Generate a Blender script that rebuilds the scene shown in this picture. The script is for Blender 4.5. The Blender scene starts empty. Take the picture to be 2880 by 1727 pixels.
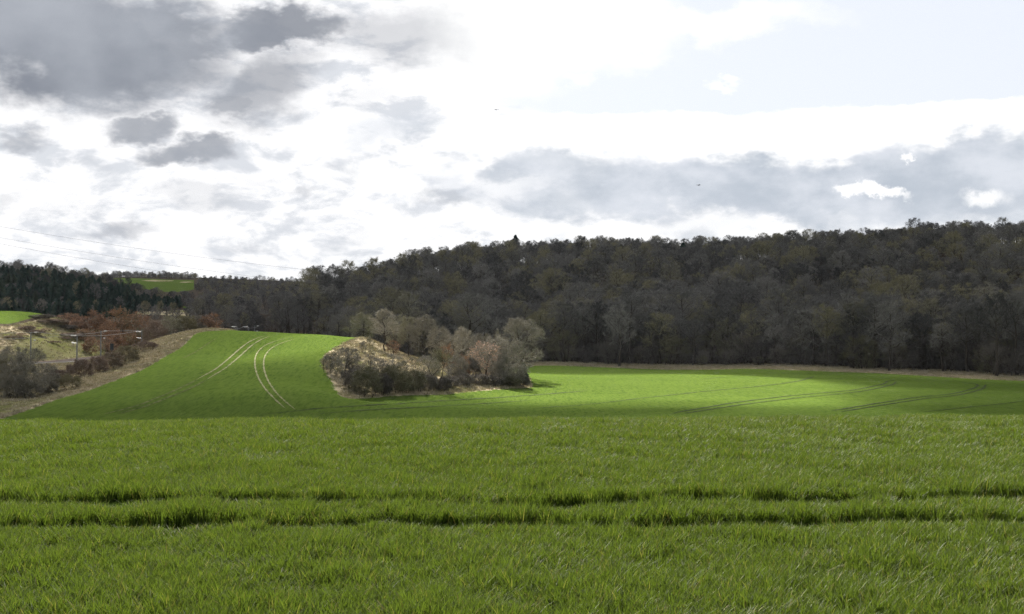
import bpy, math, random
import numpy as np
from mathutils import Vector

random.seed(7)
RNG = np.random.default_rng(11)
R = math.radians
scene = bpy.context.scene
col = scene.collection

# ------------------------------------------------------------------ camera
F, CX, CY, HOR = 3956.0, 1440.0, 863.5, 960.0     # photograph pixels
PITCH = math.atan((HOR - CY) / F)
CAM = np.array([0.0, 0.0, 12.0])
cam_data = bpy.data.cameras.new('camera')
cam_data.sensor_width = 36.0
cam_data.lens = 36.0 * F / 2880.0
cam_data.clip_start = 0.1
cam_data.clip_end = 30000.0
cam = bpy.data.objects.new('camera', cam_data)
col.objects.link(cam)
cam.location = CAM
cam.rotation_euler = (math.pi / 2 + PITCH, 0, 0)
scene.camera = cam

# ------------------------------------------------------------------ light, exposure
SUN_AZ, SUN_EL = R(-14), R(39)
SUN_DIR = np.array([math.sin(SUN_AZ) * math.cos(SUN_EL), math.cos(SUN_AZ) * math.cos(SUN_EL), math.sin(SUN_EL)])
SUN_STRENGTH = 5.0
SKY_STRENGTH = 0.1
EXPOSURE = 1.65
HAZE = 0.000015
scene.view_settings.view_transform = 'Standard'
scene.view_settings.look = 'None'
scene.view_settings.gamma = 1.0
scene.view_settings.exposure = EXPOSURE
scene.view_settings.use_curve_mapping = False
scene.render.engine = 'CYCLES'
cy = scene.cycles
cy.max_bounces = 5
cy.diffuse_bounces = 2
cy.glossy_bounces = 2
cy.transmission_bounces = 3
cy.transparent_max_bounces = 8
cy.volume_bounces = 0
cy.use_denoising = True
cy.denoising_prefilter = 'NONE'
cy.use_adaptive_sampling = True
cy.adaptive_threshold = 0.02
cy.caustics_reflective = False
cy.caustics_refractive = False

sun_data = bpy.data.lights.new('sun', 'SUN')
sun_data.energy = SUN_STRENGTH
sun_data.angle = R(0.53)
sun_data.color = (1.0, 0.95, 0.86)
sun = bpy.data.objects.new('sun', sun_data)
col.objects.link(sun)
sun.rotation_euler = Vector(SUN_DIR).to_track_quat('Z', 'Y').to_euler()
sun.location = (0, 0, 300)


# ------------------------------------------------------------------ node helpers
class NT:
    """small wrapper to write node trees as expressions"""
    def __init__(self, tree):
        self.t = tree

    def new(self, kind, **kw):
        n = self.t.nodes.new(kind)
        for k, v in kw.items():
            setattr(n, k, v)
        return n

    def put(self, sock, v):
        if isinstance(v, bpy.types.NodeSocket):
            self.t.links.new(v, sock)
        elif v is not None:
            sock.default_value = v

    def math(self, op, a, b=None, c=None, clamp=False):
        n = self.new('ShaderNodeMath', operation=op, use_clamp=clamp)
        self.put(n.inputs[0], a)
        self.put(n.inputs[1], b)
        self.put(n.inputs[2], c)
        return n.outputs[0]

    def vmath(self, op, a, b=None, scale=None):
        n = self.new('ShaderNodeVectorMath', operation=op)
        self.put(n.inputs[0], a)
        self.put(n.inputs[1], b)
        if scale is not None:
            self.put(n.inputs['Scale'], scale)
        return n.outputs['Value'] if op in ('LENGTH', 'DOT_PRODUCT') else n.outputs[0]

    def noise(self, vec, scale, detail=4.0, rough=0.55, color=False, distortion=0.0):
        n = self.new('ShaderNodeTexNoise')
        self.put(n.inputs['Vector'], vec)
        n.inputs['Scale'].default_value = scale
        n.inputs['Detail'].default_value = detail
        n.inputs['Roughness'].default_value = rough
        n.inputs['Distortion'].default_value = distortion
        return n.outputs['Color'] if color else n.outputs['Fac']

    def ramp(self, v, a, b, c=0.0, d=1.0, smooth=True):
        n = self.new('ShaderNodeMapRange')
        n.interpolation_type = 'SMOOTHSTEP' if smooth else 'LINEAR'
        self.put(n.inputs[0], v)
        for k, x in zip((1, 2, 3, 4), (a, b, c, d)):
            self.put(n.inputs[k], x)
        return n.outputs[0]

    def mix(self, f, a, b, blend='MIX'):
        n = self.new('ShaderNodeMix', data_type='RGBA', blend_type=blend)
        self.put(n.inputs[0], f)
        self.put(n.inputs[6], rgba(a))
        self.put(n.inputs[7], rgba(b))
        return n.outputs[2]

    def attr(self, name, what='Fac'):
        n = self.new('ShaderNodeAttribute', attribute_name=name)
        return n.outputs[what]


def rgba(c):
    if isinstance(c, (tuple, list)) and len(c) == 3:
        return (c[0], c[1], c[2], 1.0)
    return c


# ------------------------------------------------------------------ world: sky with cloud layers
world = bpy.data.worlds.new('World')
scene.world = world
world.use_nodes = True
wt = world.node_tree
wt.nodes.clear()
S = NT(wt)
sky = S.new('ShaderNodeTexSky', sky_type='NISHITA')
sky.sun_disc = False
sky.sun_elevation = SUN_EL
sky.sun_rotation = SUN_AZ
sky.air_density = 1.0
sky.dust_density = 1.0
bg = S.new('ShaderNodeBackground')
bg.inputs['Strength'].default_value = SKY_STRENGTH
wout = S.new('ShaderNodeOutputWorld')
wt.links.new(bg.outputs[0], wout.inputs[0])
wdir = S.new('ShaderNodeTexCoord').outputs['Generated']
sep = S.new('ShaderNodeSeparateXYZ')
wt.links.new(wdir, sep.inputs[0])
AZ = S.math('ARCTAN2', sep.outputs[0], sep.outputs[1])
EL = S.math('ARCSINE', sep.outputs[2])
KV = 3399.5                                        # directions are noted on a 2475-pixel-wide copy of the photo


def dir_of(x, y):
    a = math.atan((x - 1237.5) / KV)
    return a, math.atan((825.0 - y) / KV * math.cos(a))


comb = S.new('ShaderNodeCombineXYZ')
wt.links.new(AZ, comb.inputs[0])
wt.links.new(EL, comb.inputs[1])
P0 = comb.outputs[0]
stretch = S.vmath('MULTIPLY', P0, (1.0, 1.7, 1.0))
n1 = S.vmath('SUBTRACT', S.noise(stretch, 9.0, 5.0, 0.6, color=True), (0.5, 0.5, 0.5))
n2 = S.vmath('SUBTRACT', S.noise(stretch, 38.0, 6.0, 0.62, color=True), (0.5, 0.5, 0.5))
WARP = S.vmath('ADD', S.vmath('ADD', P0, S.vmath('SCALE', n1, scale=0.075)), S.vmath('SCALE', n2, scale=0.03))
WARP_SOFT = S.vmath('ADD', P0, S.vmath('ADD', S.vmath('SCALE', n1, scale=0.02), S.vmath('SCALE', n2, scale=0.012)))


n3 = S.vmath('SUBTRACT', S.noise(P0, 90.0, 6.0, 0.65, color=True), (0.5, 0.5, 0.5))
WARP_RAG = S.vmath('ADD', WARP_SOFT, S.vmath('SCALE', n3, scale=0.022))


def blob(cx, cy_, rx, ry, rot=0.0, w=1.0, soft=0.5, p=None, power=2.0):
    a, e = dir_of(cx, cy_)
    m = S.new('ShaderNodeMapping', vector_type='TEXTURE')
    S.put(m.inputs['Vector'], p or WARP)
    m.inputs['Location'].default_value = (a, e, 0)
    m.inputs['Rotation'].default_value = (0, 0, R(rot))
    m.inputs['Scale'].default_value = (rx / KV, ry / KV, 1)
    if power == 2.0:
        d = S.vmath('LENGTH', m.outputs[0])
    else:
        s = S.new('ShaderNodeSeparateXYZ')
        S.put(s.inputs[0], m.outputs[0])
        d = S.math('POWER', S.math('ADD', S.math('POWER', S.math('ABSOLUTE', s.outputs[0]), power),
                                   S.math('POWER', S.math('ABSOLUTE', s.outputs[1]), power)), 1.0 / power)
    return S.ramp(d, 1.0 - soft, 1.0 + soft, w, 0.0)


def union(lst):
    v = lst[0]
    for x in lst[1:]:
        v = S.math('MAXIMUM', v, x)
    return v


EXPF = 1.0 / (2 ** EXPOSURE) / SKY_STRENGTH        # display-linear value -> world colour


def sc(r, g, b):
    return (r * EXPF, g * EXPF, b * EXPF)


tone = S.noise(stretch, 14.0, 6.0, 0.6)
tone_soft = S.noise(P0, 7.0, 4.0, 0.5)
tone2 = S.noise(S.vmath('MULTIPLY', P0, (1.0, 2.3, 1.0)), 19.0, 7.0, 0.62, distortion=0.25)
# thin high cloud everywhere, white with pale grey undersides
white = S.mix(S.ramp(tone2, 0.38, 0.54), sc(0.74, 0.77, 0.82), sc(1.08, 1.08, 1.09))
clear_mask = blob(2000, 118, 860, 158, 0, 1.0, 0.10, WARP_SOFT, 4.0)
veil = S.mix(0.94, sky.outputs[0], sc(0.82, 0.845, 0.92))
c = S.mix(clear_mask, white, veil)
puffs = union([
    blob(1200, 90, 200, 140, 0, 1.0, 0.35),
    blob(1400, 50, 230, 80, 0, 1.0, 0.5),
    blob(1720, 35, 230, 36, 0, 0.75, 0.6),
    blob(1755, 158, 32, 13, 0, 0.8, 0.6),
    blob(1420, 170, 30, 22, 0, 0.6, 0.7),
    blob(1560, 105, 60, 30, 0, 0.6, 0.7),
    blob(1120, 240, 75, 70, 0, 1.0, 0.25),
])
c = S.mix(puffs, c, sc(1.12, 1.12, 1.12))
bank = blob(1950, 325, 860, 62, 0, 1.0, 0.10, WARP_SOFT, 4.0)
c = S.mix(bank, c, sc(1.15, 1.15, 1.15))
band = union([
    blob(2000, 440, 700, 78, 0, 0.95, 0.28, None, 3.0),
    blob(1330, 400, 150, 38, 0, 0.8, 0.5),
    blob(1340, 490, 120, 40, 0, 0.75, 0.5),
    blob(1610, 495, 110, 28, 0, 0.85, 0.5),
    blob(2330, 500, 330, 60, 0, 0.9, 0.5),
    blob(1080, 450, 160, 40, 0, 0.45, 0.7),
    blob(950, 310, 90, 34, 0, 0.5, 0.7),
    blob(960, 475, 60, 20, 0, 0.5, 0.7),
])
band_col = S.mix(S.ramp(tone, 0.35, 0.65), sc(0.50, 0.56, 0.64), sc(0.74, 0.78, 0.85))
c = S.mix(band, c, band_col)
white2 = union([
    blob(2070, 457, 46, 15, -6, 1.0, 0.4, WARP_RAG),
    blob(2130, 466, 66, 15, -12, 1.0, 0.4, WARP_RAG),
    blob(2380, 478, 44, 20, 0, 0.9, 0.7, WARP_RAG),
    blob(2195, 384, 9, 11, 0, 0.9, 0.5, WARP_RAG),
    blob(940, 435, 100, 42, -18, 1.0, 0.3, WARP_RAG),
    blob(1150, 375, 60, 22, 0, 0.8, 0.5),
    blob(1300, 560, 240, 26, 0, 0.6, 0.6),
    blob(1700, 565, 240, 30, 0, 0.65, 0.6),
])
c = S.mix(white2, c, sc(1.1, 1.1, 1.1))
dark = union([
    blob(40, 60, 470, 140, -6, 1.0, 0.35),
    blob(330, 70, 250, 75, 6, 0.95, 0.4),
    blob(690, 48, 150, 46, 0, 0.9, 0.4),
    blob(930, 62, 190, 52, 0, 0.45, 0.7),
    blob(630, 200, 150, 82, 28, 0.72, 0.5),
    blob(560, 250, 70, 48, 20, 0.8, 0.5),
    blob(345, 288, 72, 40, 0, 0.85, 0.4),
    blob(455, 362, 80, 32, 0, 0.85, 0.45),
    blob(55, 305, 56, 28, 0, 0.5, 0.6),
    blob(268, 573, 78, 22, 0, 0.5, 0.6),
    blob(500, 492, 80, 26, 0, 0.28, 0.7),
    blob(715, 490, 26, 14, 0, 0.35, 0.6),
    blob(40, 470, 40, 18, 0, 0.25, 0.7),
    blob(370, 190, 130, 30, 0, 0.2, 0.8),
    blob(120, 120, 300, 90, -10, 1.0, 0.4),
    blob(230, 395, 60, 12, 0, 0.12, 0.8),
    blob(150, 520, 90, 16, 0, 0.12, 0.8),
    blob(640, 440, 70, 14, 0, 0.14, 0.8),
    blob(800, 400, 60, 16, 0, 0.14, 0.8),
    blob(900, 215, 80, 30, 20, 0.14, 0.8),
    blob(590, 595, 60, 10, 0, 0.2, 0.8),
    blob(850, 600, 40, 10, 0, 0.15, 0.8),
    blob(1060, 480, 60, 14, 0, 0.25, 0.7),
])
dark_col = S.mix(S.ramp(S.math('ADD', S.math('MULTIPLY', tone_soft, 0.75), S.math('MULTIPLY', tone, 0.25)), 0.36, 0.66), sc(0.24, 0.262, 0.31), sc(0.44, 0.468, 0.52))
c = S.mix(dark, c, dark_col)
# broken grey deck overhead and behind, unseen, darkened to cut the ambient light
deck_noise = S.noise(S.vmath('MULTIPLY', wdir, (1.0, 1.0, 2.2)), 3.2, 6.0, 0.6)
beyond = S.math('MAXIMUM', S.ramp(EL, 0.24, 0.36), S.ramp(S.math('ABSOLUTE', AZ), 0.36, 0.55))
deck = S.math('MULTIPLY', S.ramp(deck_noise, 0.34, 0.54), beyond)
c = S.mix(deck, c, S.mix(S.ramp(tone, 0.3, 0.7), sc(0.23, 0.245, 0.28), sc(0.45, 0.47, 0.51)))
blue_gap = S.math('MULTIPLY', S.ramp(deck_noise, 0.40, 0.30), beyond)
c = S.mix(S.math('MULTIPLY', blue_gap, 0.6), c, sky.outputs[0])
wt.links.new(c, bg.inputs['Color'])
world.cycles.sampling_method = 'MANUAL'
world.cycles.sample_map_resolution = 1024


# ------------------------------------------------------------------ scene helpers
def tag(o, label=None, cat=None, group=None, kind=None):
    for k, v in (('label', label), ('category', cat), ('group', group), ('kind', kind)):
        if v:
            o[k] = v
    return o


def empty(name, loc=(0, 0, 0), rz=0.0, s=1.0):
    o = bpy.data.objects.new(name, None)
    o.empty_display_size = 0.3
    o.location = loc
    o.rotation_euler = (0, 0, rz)
    o.scale = (s, s, s)
    col.objects.link(o)
    return o


def mesh_np(name, verts, tris, mats, mat_idx=None, smooth=False, attrs=None):
    verts = np.asarray(verts, np.float32)
    tris = np.asarray(tris, np.int32)
    k = tris.shape[1]
    me = bpy.data.meshes.new(name)
    me.vertices.add(len(verts))
    me.vertices.foreach_set('co', verts.ravel())
    me.loops.add(tris.size)
    me.loops.foreach_set('vertex_index', tris.ravel())
    me.polygons.add(len(tris))
    me.polygons.foreach_set('loop_start', np.arange(0, tris.size, k, dtype=np.int32))
    me.polygons.foreach_set('loop_total', np.full(len(tris), k, np.int32))
    for m in mats:
        me.materials.append(m)
    if mat_idx is not None:
        me.polygons.foreach_set('material_index', np.asarray(mat_idx, np.int32))
    me.polygons.foreach_set('use_smooth', np.full(len(tris), smooth))
    for k_, (typ, data) in (attrs or {}).items():
        at = me.attributes.new(k_, typ, 'POINT')
        at.data.foreach_set('value' if typ == 'FLOAT' else 'vector', np.asarray(data, np.float32).ravel())
    me.update()
    me.validate()
    return me


def obj(name, me, parent=None, loc=None):
    o = bpy.data.objects.new(name, me)
    col.objects.link(o)
    if parent is not None:
        o.parent = parent
    if loc is not None:
        o.location = loc
    return o


class MB:
    """collects tubes and boxes as triangles"""
    def __init__(self):
        self.v, self.f, self.n = [], [], 0

    def add(self, v, f):
        self.v.append(np.asarray(v, float))
        self.f.append(np.asarray(f, int) + self.n)
        self.n += len(v)

    def tube(self, pts, radii, sides=5, cap=True):
        pts = np.asarray(pts, float)
        radii = np.broadcast_to(np.asarray(radii, float), (len(pts),))
        tang = np.gradient(pts, axis=0)
        tang /= np.linalg.norm(tang, axis=1)[:, None] + 1e-9
        ref = np.array([0.0, 0.0, 1.0]) if abs(tang[0][2]) < 0.9 else np.array([1.0, 0.0, 0.0])
        a = np.cross(tang, ref)
        a /= np.linalg.norm(a, axis=1)[:, None] + 1e-9
        b = np.cross(tang, a)
        ang = np.arange(sides) / sides * 2 * np.pi
        ring = a[:, None, :] * np.cos(ang)[None, :, None] + b[:, None, :] * np.sin(ang)[None, :, None]
        v = (pts[:, None, :] + ring * radii[:, None, None]).reshape(-1, 3)
        f = []
        for i in range(len(pts) - 1):
            for k in range(sides):
                p, q = i * sides + k, i * sides + (k + 1) % sides
                f += [(p, q, q + sides), (p, q + sides, p + sides)]
        if cap:
            e = (len(pts) - 1) * sides
            for k in range(1, sides - 1):
                f += [(0, k + 1, k), (e, e + k, e + k + 1)]
        self.add(v, f)

    def box(self, c, s, rz=0.0):
        x, y, z = np.asarray(s, float) / 2
        v = np.array([(i * x, j * y, k * z) for i in (-1, 1) for j in (-1, 1) for k in (-1, 1)])
        ca, sa = math.cos(rz), math.sin(rz)
        v = np.c_[v[:, 0] * ca - v[:, 1] * sa, v[:, 0] * sa + v[:, 1] * ca, v[:, 2]] + np.asarray(c, float)
        q = [(0, 1, 3, 2), (4, 6, 7, 5), (0, 4, 5, 1), (2, 3, 7, 6), (0, 2, 6, 4), (1, 5, 7, 3)]
        self.add(v, [t for a, b, c_, d in q for t in ((a, b, c_), (a, c_, d))])

    def mesh(self, name, mat, smooth=False):
        return mesh_np(name, np.vstack(self.v), np.vstack(self.f), [mat], smooth=smooth)


def ray(px, py):
    dx, dy = (px - CX) / F, -(py - CY) / F
    return np.array([dx, math.cos(PITCH) - dy * math.sin(PITCH), math.sin(PITCH) + dy * math.cos(PITCH)])


def P(px, py, D):
    """the point D metres ahead that is seen at a pixel of the photograph"""
    d = ray(px, py)
    return CAM + d / d[1] * D


# ------------------------------------------------------------------ terrain
RAIL = np.array([(-152, 150, 6.2), (-138, 250, 6.2), (-126, 330, 6.3), (-117, 360, 6.4), (-112, 392, 7.4), (-108.5, 425, 7.8),
                 (-101, 470, 8.0), (-98, 530, 8.0), (-104, 620, 8.2), (-125, 740, 9.0), (-170, 900, 10.0)], float)

CTRL = []   # (x, y, z)


def cp(px, py, D):
    CTRL.append(tuple(P(px, py, D)))


for px in (-700, -200, 300, 900, 1500, 2100, 2700, 3200, 3700):
    CTRL.append((((px - CX) / F * 112), 112, 12 - 8.7))
    cp(px, 1184 + (6 if px < 1200 else 0), 178)
# the valley field on the right
for px, py, D in ((1150, 1140, 222), (1500, 1146, 222), (1900, 1146, 222), (2300, 1142, 222), (2800, 1140, 222), (3400, 1140, 222),
                  (1560, 1092, 300), (1900, 1092, 300), (2300, 1096, 290), (2800, 1100, 290), (3400, 1105, 290),
                  (1530, 1052, 390), (1800, 1055, 390), (2200, 1060, 380), (2700, 1077, 350), (3300, 1085, 350),
                  (1501, 1030, 462), (1745, 1036, 466), (2095, 1037, 466), (2444, 1050, 436), (2857, 1071, 404), (3400, 1090, 380),
                  (1400, 1030, 485), (1501, 1020, 487), (1745, 1027, 491), (2095, 1027, 491), (2444, 1038, 462), (2857, 1057, 430), (3400, 1070, 410)):
    cp(px, py, D)
# the hill field on the left, its crest, and the back side
for px, py, D in ((25, 1172, 186), (349, 1172, 190), (700, 1172, 190), (175, 1117, 215), (349, 1059, 255), (465, 1001, 300), (547, 940, 345), (610, 929, 366),
                  (500, 1100, 222), (582, 1070, 246), (815, 1047, 252), (721, 989, 305), (884, 1094, 228), (640, 1010, 290), (880, 990, 292), (560, 1000, 300),
                  (690, 931.5, 368), (756, 934, 362), (855, 941, 350), (940, 945, 338), (1000, 951, 325),
                  (640, 960, 420), (756, 968, 420), (900, 980, 415), (1050, 1000, 420), (1250, 1025, 430), (700, 985, 480), (1000, 1000, 490), (1250, 1020, 490),
                  # the rough end of the spur
                  (966, 1119, 240), (1100, 1114, 250), (1234, 1105, 262), (1380, 1096, 282), (1490, 1088, 302), (905, 1026, 268), (930, 985, 292), (989, 958, 314),
                  (1024, 949, 322), (1082, 989, 312), (1164, 1008, 312), (1300, 1035, 312), (1396, 1050, 318), (1150, 1020, 345), (1050, 985, 350),
                  (1020, 1060, 262), (1110, 1065, 268), (1200, 1072, 276), (1310, 1070, 288)):
    cp(px, py, D)
# the far bank of the cutting, the field above it
for px, py, D in ((-100, 1040, 330), (25, 925, 400), (100, 905, 420), (151, 896, 432), (70, 884, 480), (-100, 880, 480), (-300, 900, 430), (-400, 960, 360),
                  (240, 945, 432), (330, 955, 440), (420, 955, 465), (100, 960, 390), (25, 985, 370), (200, 975, 402), (300, 974, 415), (380, 970, 432),
                  (-300, 1120, 230), (-200, 1050, 290), (60, 1125, 228), (-100, 1130, 215), (120, 1090, 250), (230, 1050, 290), (320, 1015, 318), (400, 990, 345), (470, 950, 370), (540, 930, 395),
                  (600, 930, 410), (480, 950, 420)):
    cp(px, py, D)
# middle distance behind the railway
for px, py, D in ((20, 885, 620), (300, 905, 620), (520, 910, 620), (-300, 885, 620), (20, 872, 860), (250, 872, 860), (430, 878, 830), (460, 876, 900), (530, 864, 1060), (600, 870, 860)):
    cp(px, py, D)
# pine hill, the far ridge with its field
for px, py, D in ((25, 800, 1180), (-300, 790, 1180), (130, 808, 1170), (220, 826, 1130), (330, 846, 1080), (430, 866, 1000), (510, 870, 940),
                  (25, 795, 1400), (220, 840, 1400), (400, 860, 1400), (-300, 770, 1400), (326, 783, 2050), (535, 790, 2000), (326, 800, 1930), (470, 819, 1800), (535, 817, 1800), (280, 782, 2250), (450, 780, 2250), (200, 790, 2250),
                  (600, 810, 1800), (700, 830, 1650), (560, 872, 1250), (640, 872, 1250), (-300, 780, 2250)):
    cp(px, py, D)
# wooded hill on the right: ridge (treetops less the trees), middle of the slope
RIDGE = [(756, 803, 640), (861, 770, 660), (1047, 748, 700), (1117, 720, 730), (1222, 700, 760), (1455, 680, 790), (1746, 669, 800),
         (1978, 672, 800), (2211, 658, 790), (2444, 643, 780), (2677, 627, 770), (2857, 618, 760), (3400, 600, 750)]
TREE_H = 12.8
for px, py, D in RIDGE:
    gy = py + TREE_H * F / D
    cp(px, gy, D)
    p = P(px, gy, D)
    CTRL.append((p[0] * (D + 130) / D, D + 130, p[2] - 3))
    CTRL.append((p[0] * (D + 500) / D, D + 500, p[2] - 12))
    if px > 1000:
        edge_y, edge_D = (1024, 489) if px < 2200 else (1045, 450)
        m = (P(px, edge_y, edge_D) * 0.5 + p * 0.5)
        CTRL.append((m[0], m[1], m[2] + 2.0))
for px in (-700, 300, 900, 1500, 2100, 2700, 3400):
    CTRL.append((((px - CX) / F * 5000), 5000, 12 + 70))
    CTRL.append((((px - CX) / F * 11000), 11000, 12 + 90))

CTRL = np.array(CTRL)


def uv_of(x, y):
    return np.clip(x / y * 3.0, -1.75, 1.75), np.log(y / 300.0) * 1.6


cu, cv = uv_of(CTRL[:, 0], CTRL[:, 1])


def tps_k(r2):
    return 0.5 * r2 * np.log(r2 + 1e-12)


def tps_fit():
    n = len(cu)
    K = tps_k((cu[:, None] - cu) ** 2 + (cv[:, None] - cv) ** 2) + np.eye(n) * 2e-4
    Q = np.c_[np.ones(n), cu, cv]
    A = np.zeros((n + 3, n + 3))
    A[:n, :n] = K
    A[:n, n:] = Q
    A[n:, :n] = Q.T
    sl = CTRL[:, 2] / CTRL[:, 1] * 100             # heights as slopes seen from the camera, so near and far count alike
    return np.linalg.solve(A, np.r_[sl, 0, 0, 0])


TPS = tps_fit()


def smooth(a, b, x):
    t = np.clip((x - a) / (b - a), 0, 1)
    return t * t * (3 - 2 * t)


def seg_dist(x, y, line):
    """distance to a polyline and the interpolated third coordinate"""
    best = np.full(x.shape, 1e9)
    zz = np.zeros(x.shape)
    for a, b in zip(line[:-1], line[1:]):
        d = b[:2] - a[:2]
        t = np.clip(((x - a[0]) * d[0] + (y - a[1]) * d[1]) / (d @ d), 0, 1)
        q = np.hypot(x - a[0] - t * d[0], y - a[1] - t * d[1])
        m = q < best
        best = np.where(m, q, best)
        if len(a) > 2:
            zz = np.where(m, a[2] + (b[2] - a[2]) * t, zz)
    return best, zz


def track_line(x, base):
    return base + 0.016 * x + 0.14 * np.sin(x * 0.35 + base) + 0.07 * np.sin(x * 1.1 + base) + 0.05 * np.sin(x * 2.7)


def near_ground(x, y):
    yy = np.clip(y, -60, 400)
    z = 12 - 3.36 + 0.03 * np.minimum(yy, 120) - 0.0042 * np.maximum(0, yy - 32) ** 2 + 0.005 * np.clip(x, -80, 80)
    for base in (20.5, 22.85):
        z = z - 0.10 * np.exp(-((y - track_line(x, base)) / 0.33) ** 4)
    return z + 0.045 * np.sin(x * 0.31 + 1.0) * np.sin(y * 0.23) + 0.025 * np.sin(x * 0.9 + y * 0.5) + 0.03 * np.sin(x * 1.7 + 0.4) * np.sin(y * 0.8) * (np.abs(y) < 60)


def height(x, y):
    x = np.atleast_1d(np.asarray(x, float))
    y = np.atleast_1d(np.asarray(y, float))
    yc = np.maximum(y, 60)
    u, v = uv_of(x, yc)
    out = np.empty(x.shape)
    fl = (u.ravel(), v.ravel())
    res = np.empty(fl[0].shape)
    n = len(cu)
    for i in range(0, len(res), 20000):
        a, b = fl[0][i:i + 20000], fl[1][i:i + 20000]
        k = tps_k((a[:, None] - cu) ** 2 + (b[:, None] - cv) ** 2)
        res[i:i + 20000] = k @ TPS[:n] + TPS[n] + TPS[n + 1] * a + TPS[n + 2] * b
    far = res.reshape(x.shape) * yc / 100
    far = far + 0.18 * np.sin(x * 0.11 + y * 0.07) * np.sin(y * 0.05 + 1.3) * smooth(150, 260, yc)
    d, rz = seg_dist(x, y, RAIL)
    far = np.where(d < 40, rz + (far - rz) * smooth(6.0, 17.0, d), far)
    w = smooth(70, 112, y)
    return near_ground(x, y) * (1 - w) + far * w


def h1(x, y):
    return float(height(np.array([x]), np.array([y]))[0])


def hit(px, py, d0=110.0, d1=900.0):
    """where the sight line through a photograph pixel meets the ground"""
    d = ray(px, py)
    D = np.arange(d0, d1, 0.75)
    pts = CAM + d / d[1] * D[:, None]
    below = pts[:, 2] <= height(pts[:, 0], pts[:, 1])
    i = int(np.argmax(below)) if below.any() else len(D) - 1
    x, y = pts[i, 0], pts[i, 1]
    return np.array([x, y, h1(x, y)])


def xy(px, D):
    return ((px - CX) / F * D, D)


def poly_sd(x, y, poly):
    """signed distance, positive inside"""
    poly = np.asarray(poly, float)
    inside = np.zeros(x.shape, bool)
    best = np.full(x.shape, 1e18)
    for a, b in zip(poly, np.roll(poly, -1, axis=0)):
        d = b - a
        t = np.clip(((x - a[0]) * d[0] + (y - a[1]) * d[1]) / (d @ d + 1e-9), 0, 1)
        best = np.minimum(best, (x - a[0] - t * d[0]) ** 2 + (y - a[1] - t * d[1]) ** 2)
        cond = (a[1] > y) != (b[1] > y)
        with np.errstate(divide='ignore', invalid='ignore'):
            xi = a[0] + (y - a[1]) * d[0] / (d[1] if d[1] != 0 else 1e-9)
        inside ^= cond & (x < xi)
    s = np.sqrt(best)
    return np.where(inside, s, -s)


LEFT_EDGE = [(25, 186), (175, 215), (349, 255), (465, 300), (547, 345), (606, 366), (660, 392)]
FOREST_EDGE = [(1000, 470), (1250, 480), (1400, 485), (1501, 487), (1745, 491), (2095, 491), (2444, 462), (2857, 430), (3400, 410), (3900, 400)]
FIELD_EDGE = [(1000, 445), (1250, 450), (1400, 464), (1501, 468), (1745, 466), (2095, 466), (2444, 436), (2857, 404), (3400, 380), (3900, 370)]
CROP_POLYS = [
    [(-9000, -9000), (-9000, 60), (-400, 140), xy(-300, 150)] + [xy(*q) for q in LEFT_EDGE] + [xy(800, 440)] + [xy(*q) for q in FIELD_EDGE] + [(9000, 370), (9000, -9000)],
    [xy(-500, 395), xy(25, 408), xy(100, 428), xy(151, 440), xy(200, 470), xy(150, 560), xy(-500, 560)],
    [xy(300, 2080), xy(545, 2020), xy(545, 1780), xy(480, 1770), xy(400, 1850), xy(330, 1930)],
    [xy(505, 1100), xy(560, 1100), xy(560, 1000), xy(520, 990)],
]
ISLAND = [xy(962, 238), xy(905, 266), xy(915, 285), xy(960, 305), xy(995, 316), xy(1030, 330), xy(1100, 350), xy(1300, 360), xy(1480, 335),
          xy(1497, 302), xy(1380, 281), xy(1234, 260), xy(1100, 249)]
ROUGH_POLYS = [
    ISLAND,
    [xy(-700, 130), xy(-200, 160)] + [xy(*q) for q in LEFT_EDGE] + [xy(700, 440), xy(640, 520), xy(420, 480), xy(240, 450), xy(160, 438), xy(105, 424), xy(25, 404), xy(-500, 385)],
    [xy(*q) for q in FIELD_EDGE] + [xy(q[0], q[1] + 6) for q in reversed(FOREST_EDGE)],
    [xy(380, 800), xy(400, 900), xy(520, 900), xy(540, 800)],
    [xy(390, 2035), xy(545, 2000), xy(545, 1950), xy(400, 1985)],
]


def zone(x, y, polys):
    return np.max([poly_sd(x, y, p) for p in polys], axis=0)


# ------------------------------------------------------------------ materials
def material(name, build):
    m = bpy.data.materials.new(name)
    m.use_nodes = True
    m.node_tree.nodes.clear()
    nt = NT(m.node_tree)
    out = nt.new('ShaderNodeOutputMaterial')
    sh = build(nt)
    m.node_tree.links.new(sh, out.inputs['Surface'])
    return m


def principled(nt, color, rough=0.9, spec=0.2, normal=None, metallic=0.0):
    b = nt.new('ShaderNodeBsdfPrincipled')
    nt.put(b.inputs['Base Color'], rgba(color))
    nt.put(b.inputs['Roughness'], rough)
    nt.put(b.inputs['Specular IOR Level'], spec)
    nt.put(b.inputs['Metallic'], metallic)
    if normal is not None:
        nt.t.links.new(normal, b.inputs['Normal'])
    return b.outputs[0]


def bump(nt, h, strength=0.5, dist=0.1):
    b = nt.new('ShaderNodeBump')
    b.inputs['Strength'].default_value = strength
    b.inputs['Distance'].default_value = dist
    nt.put(b.inputs['Height'], h)
    return b.outputs[0]


def position(nt):
    return nt.new('ShaderNodeNewGeometry').outputs['Position']


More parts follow.
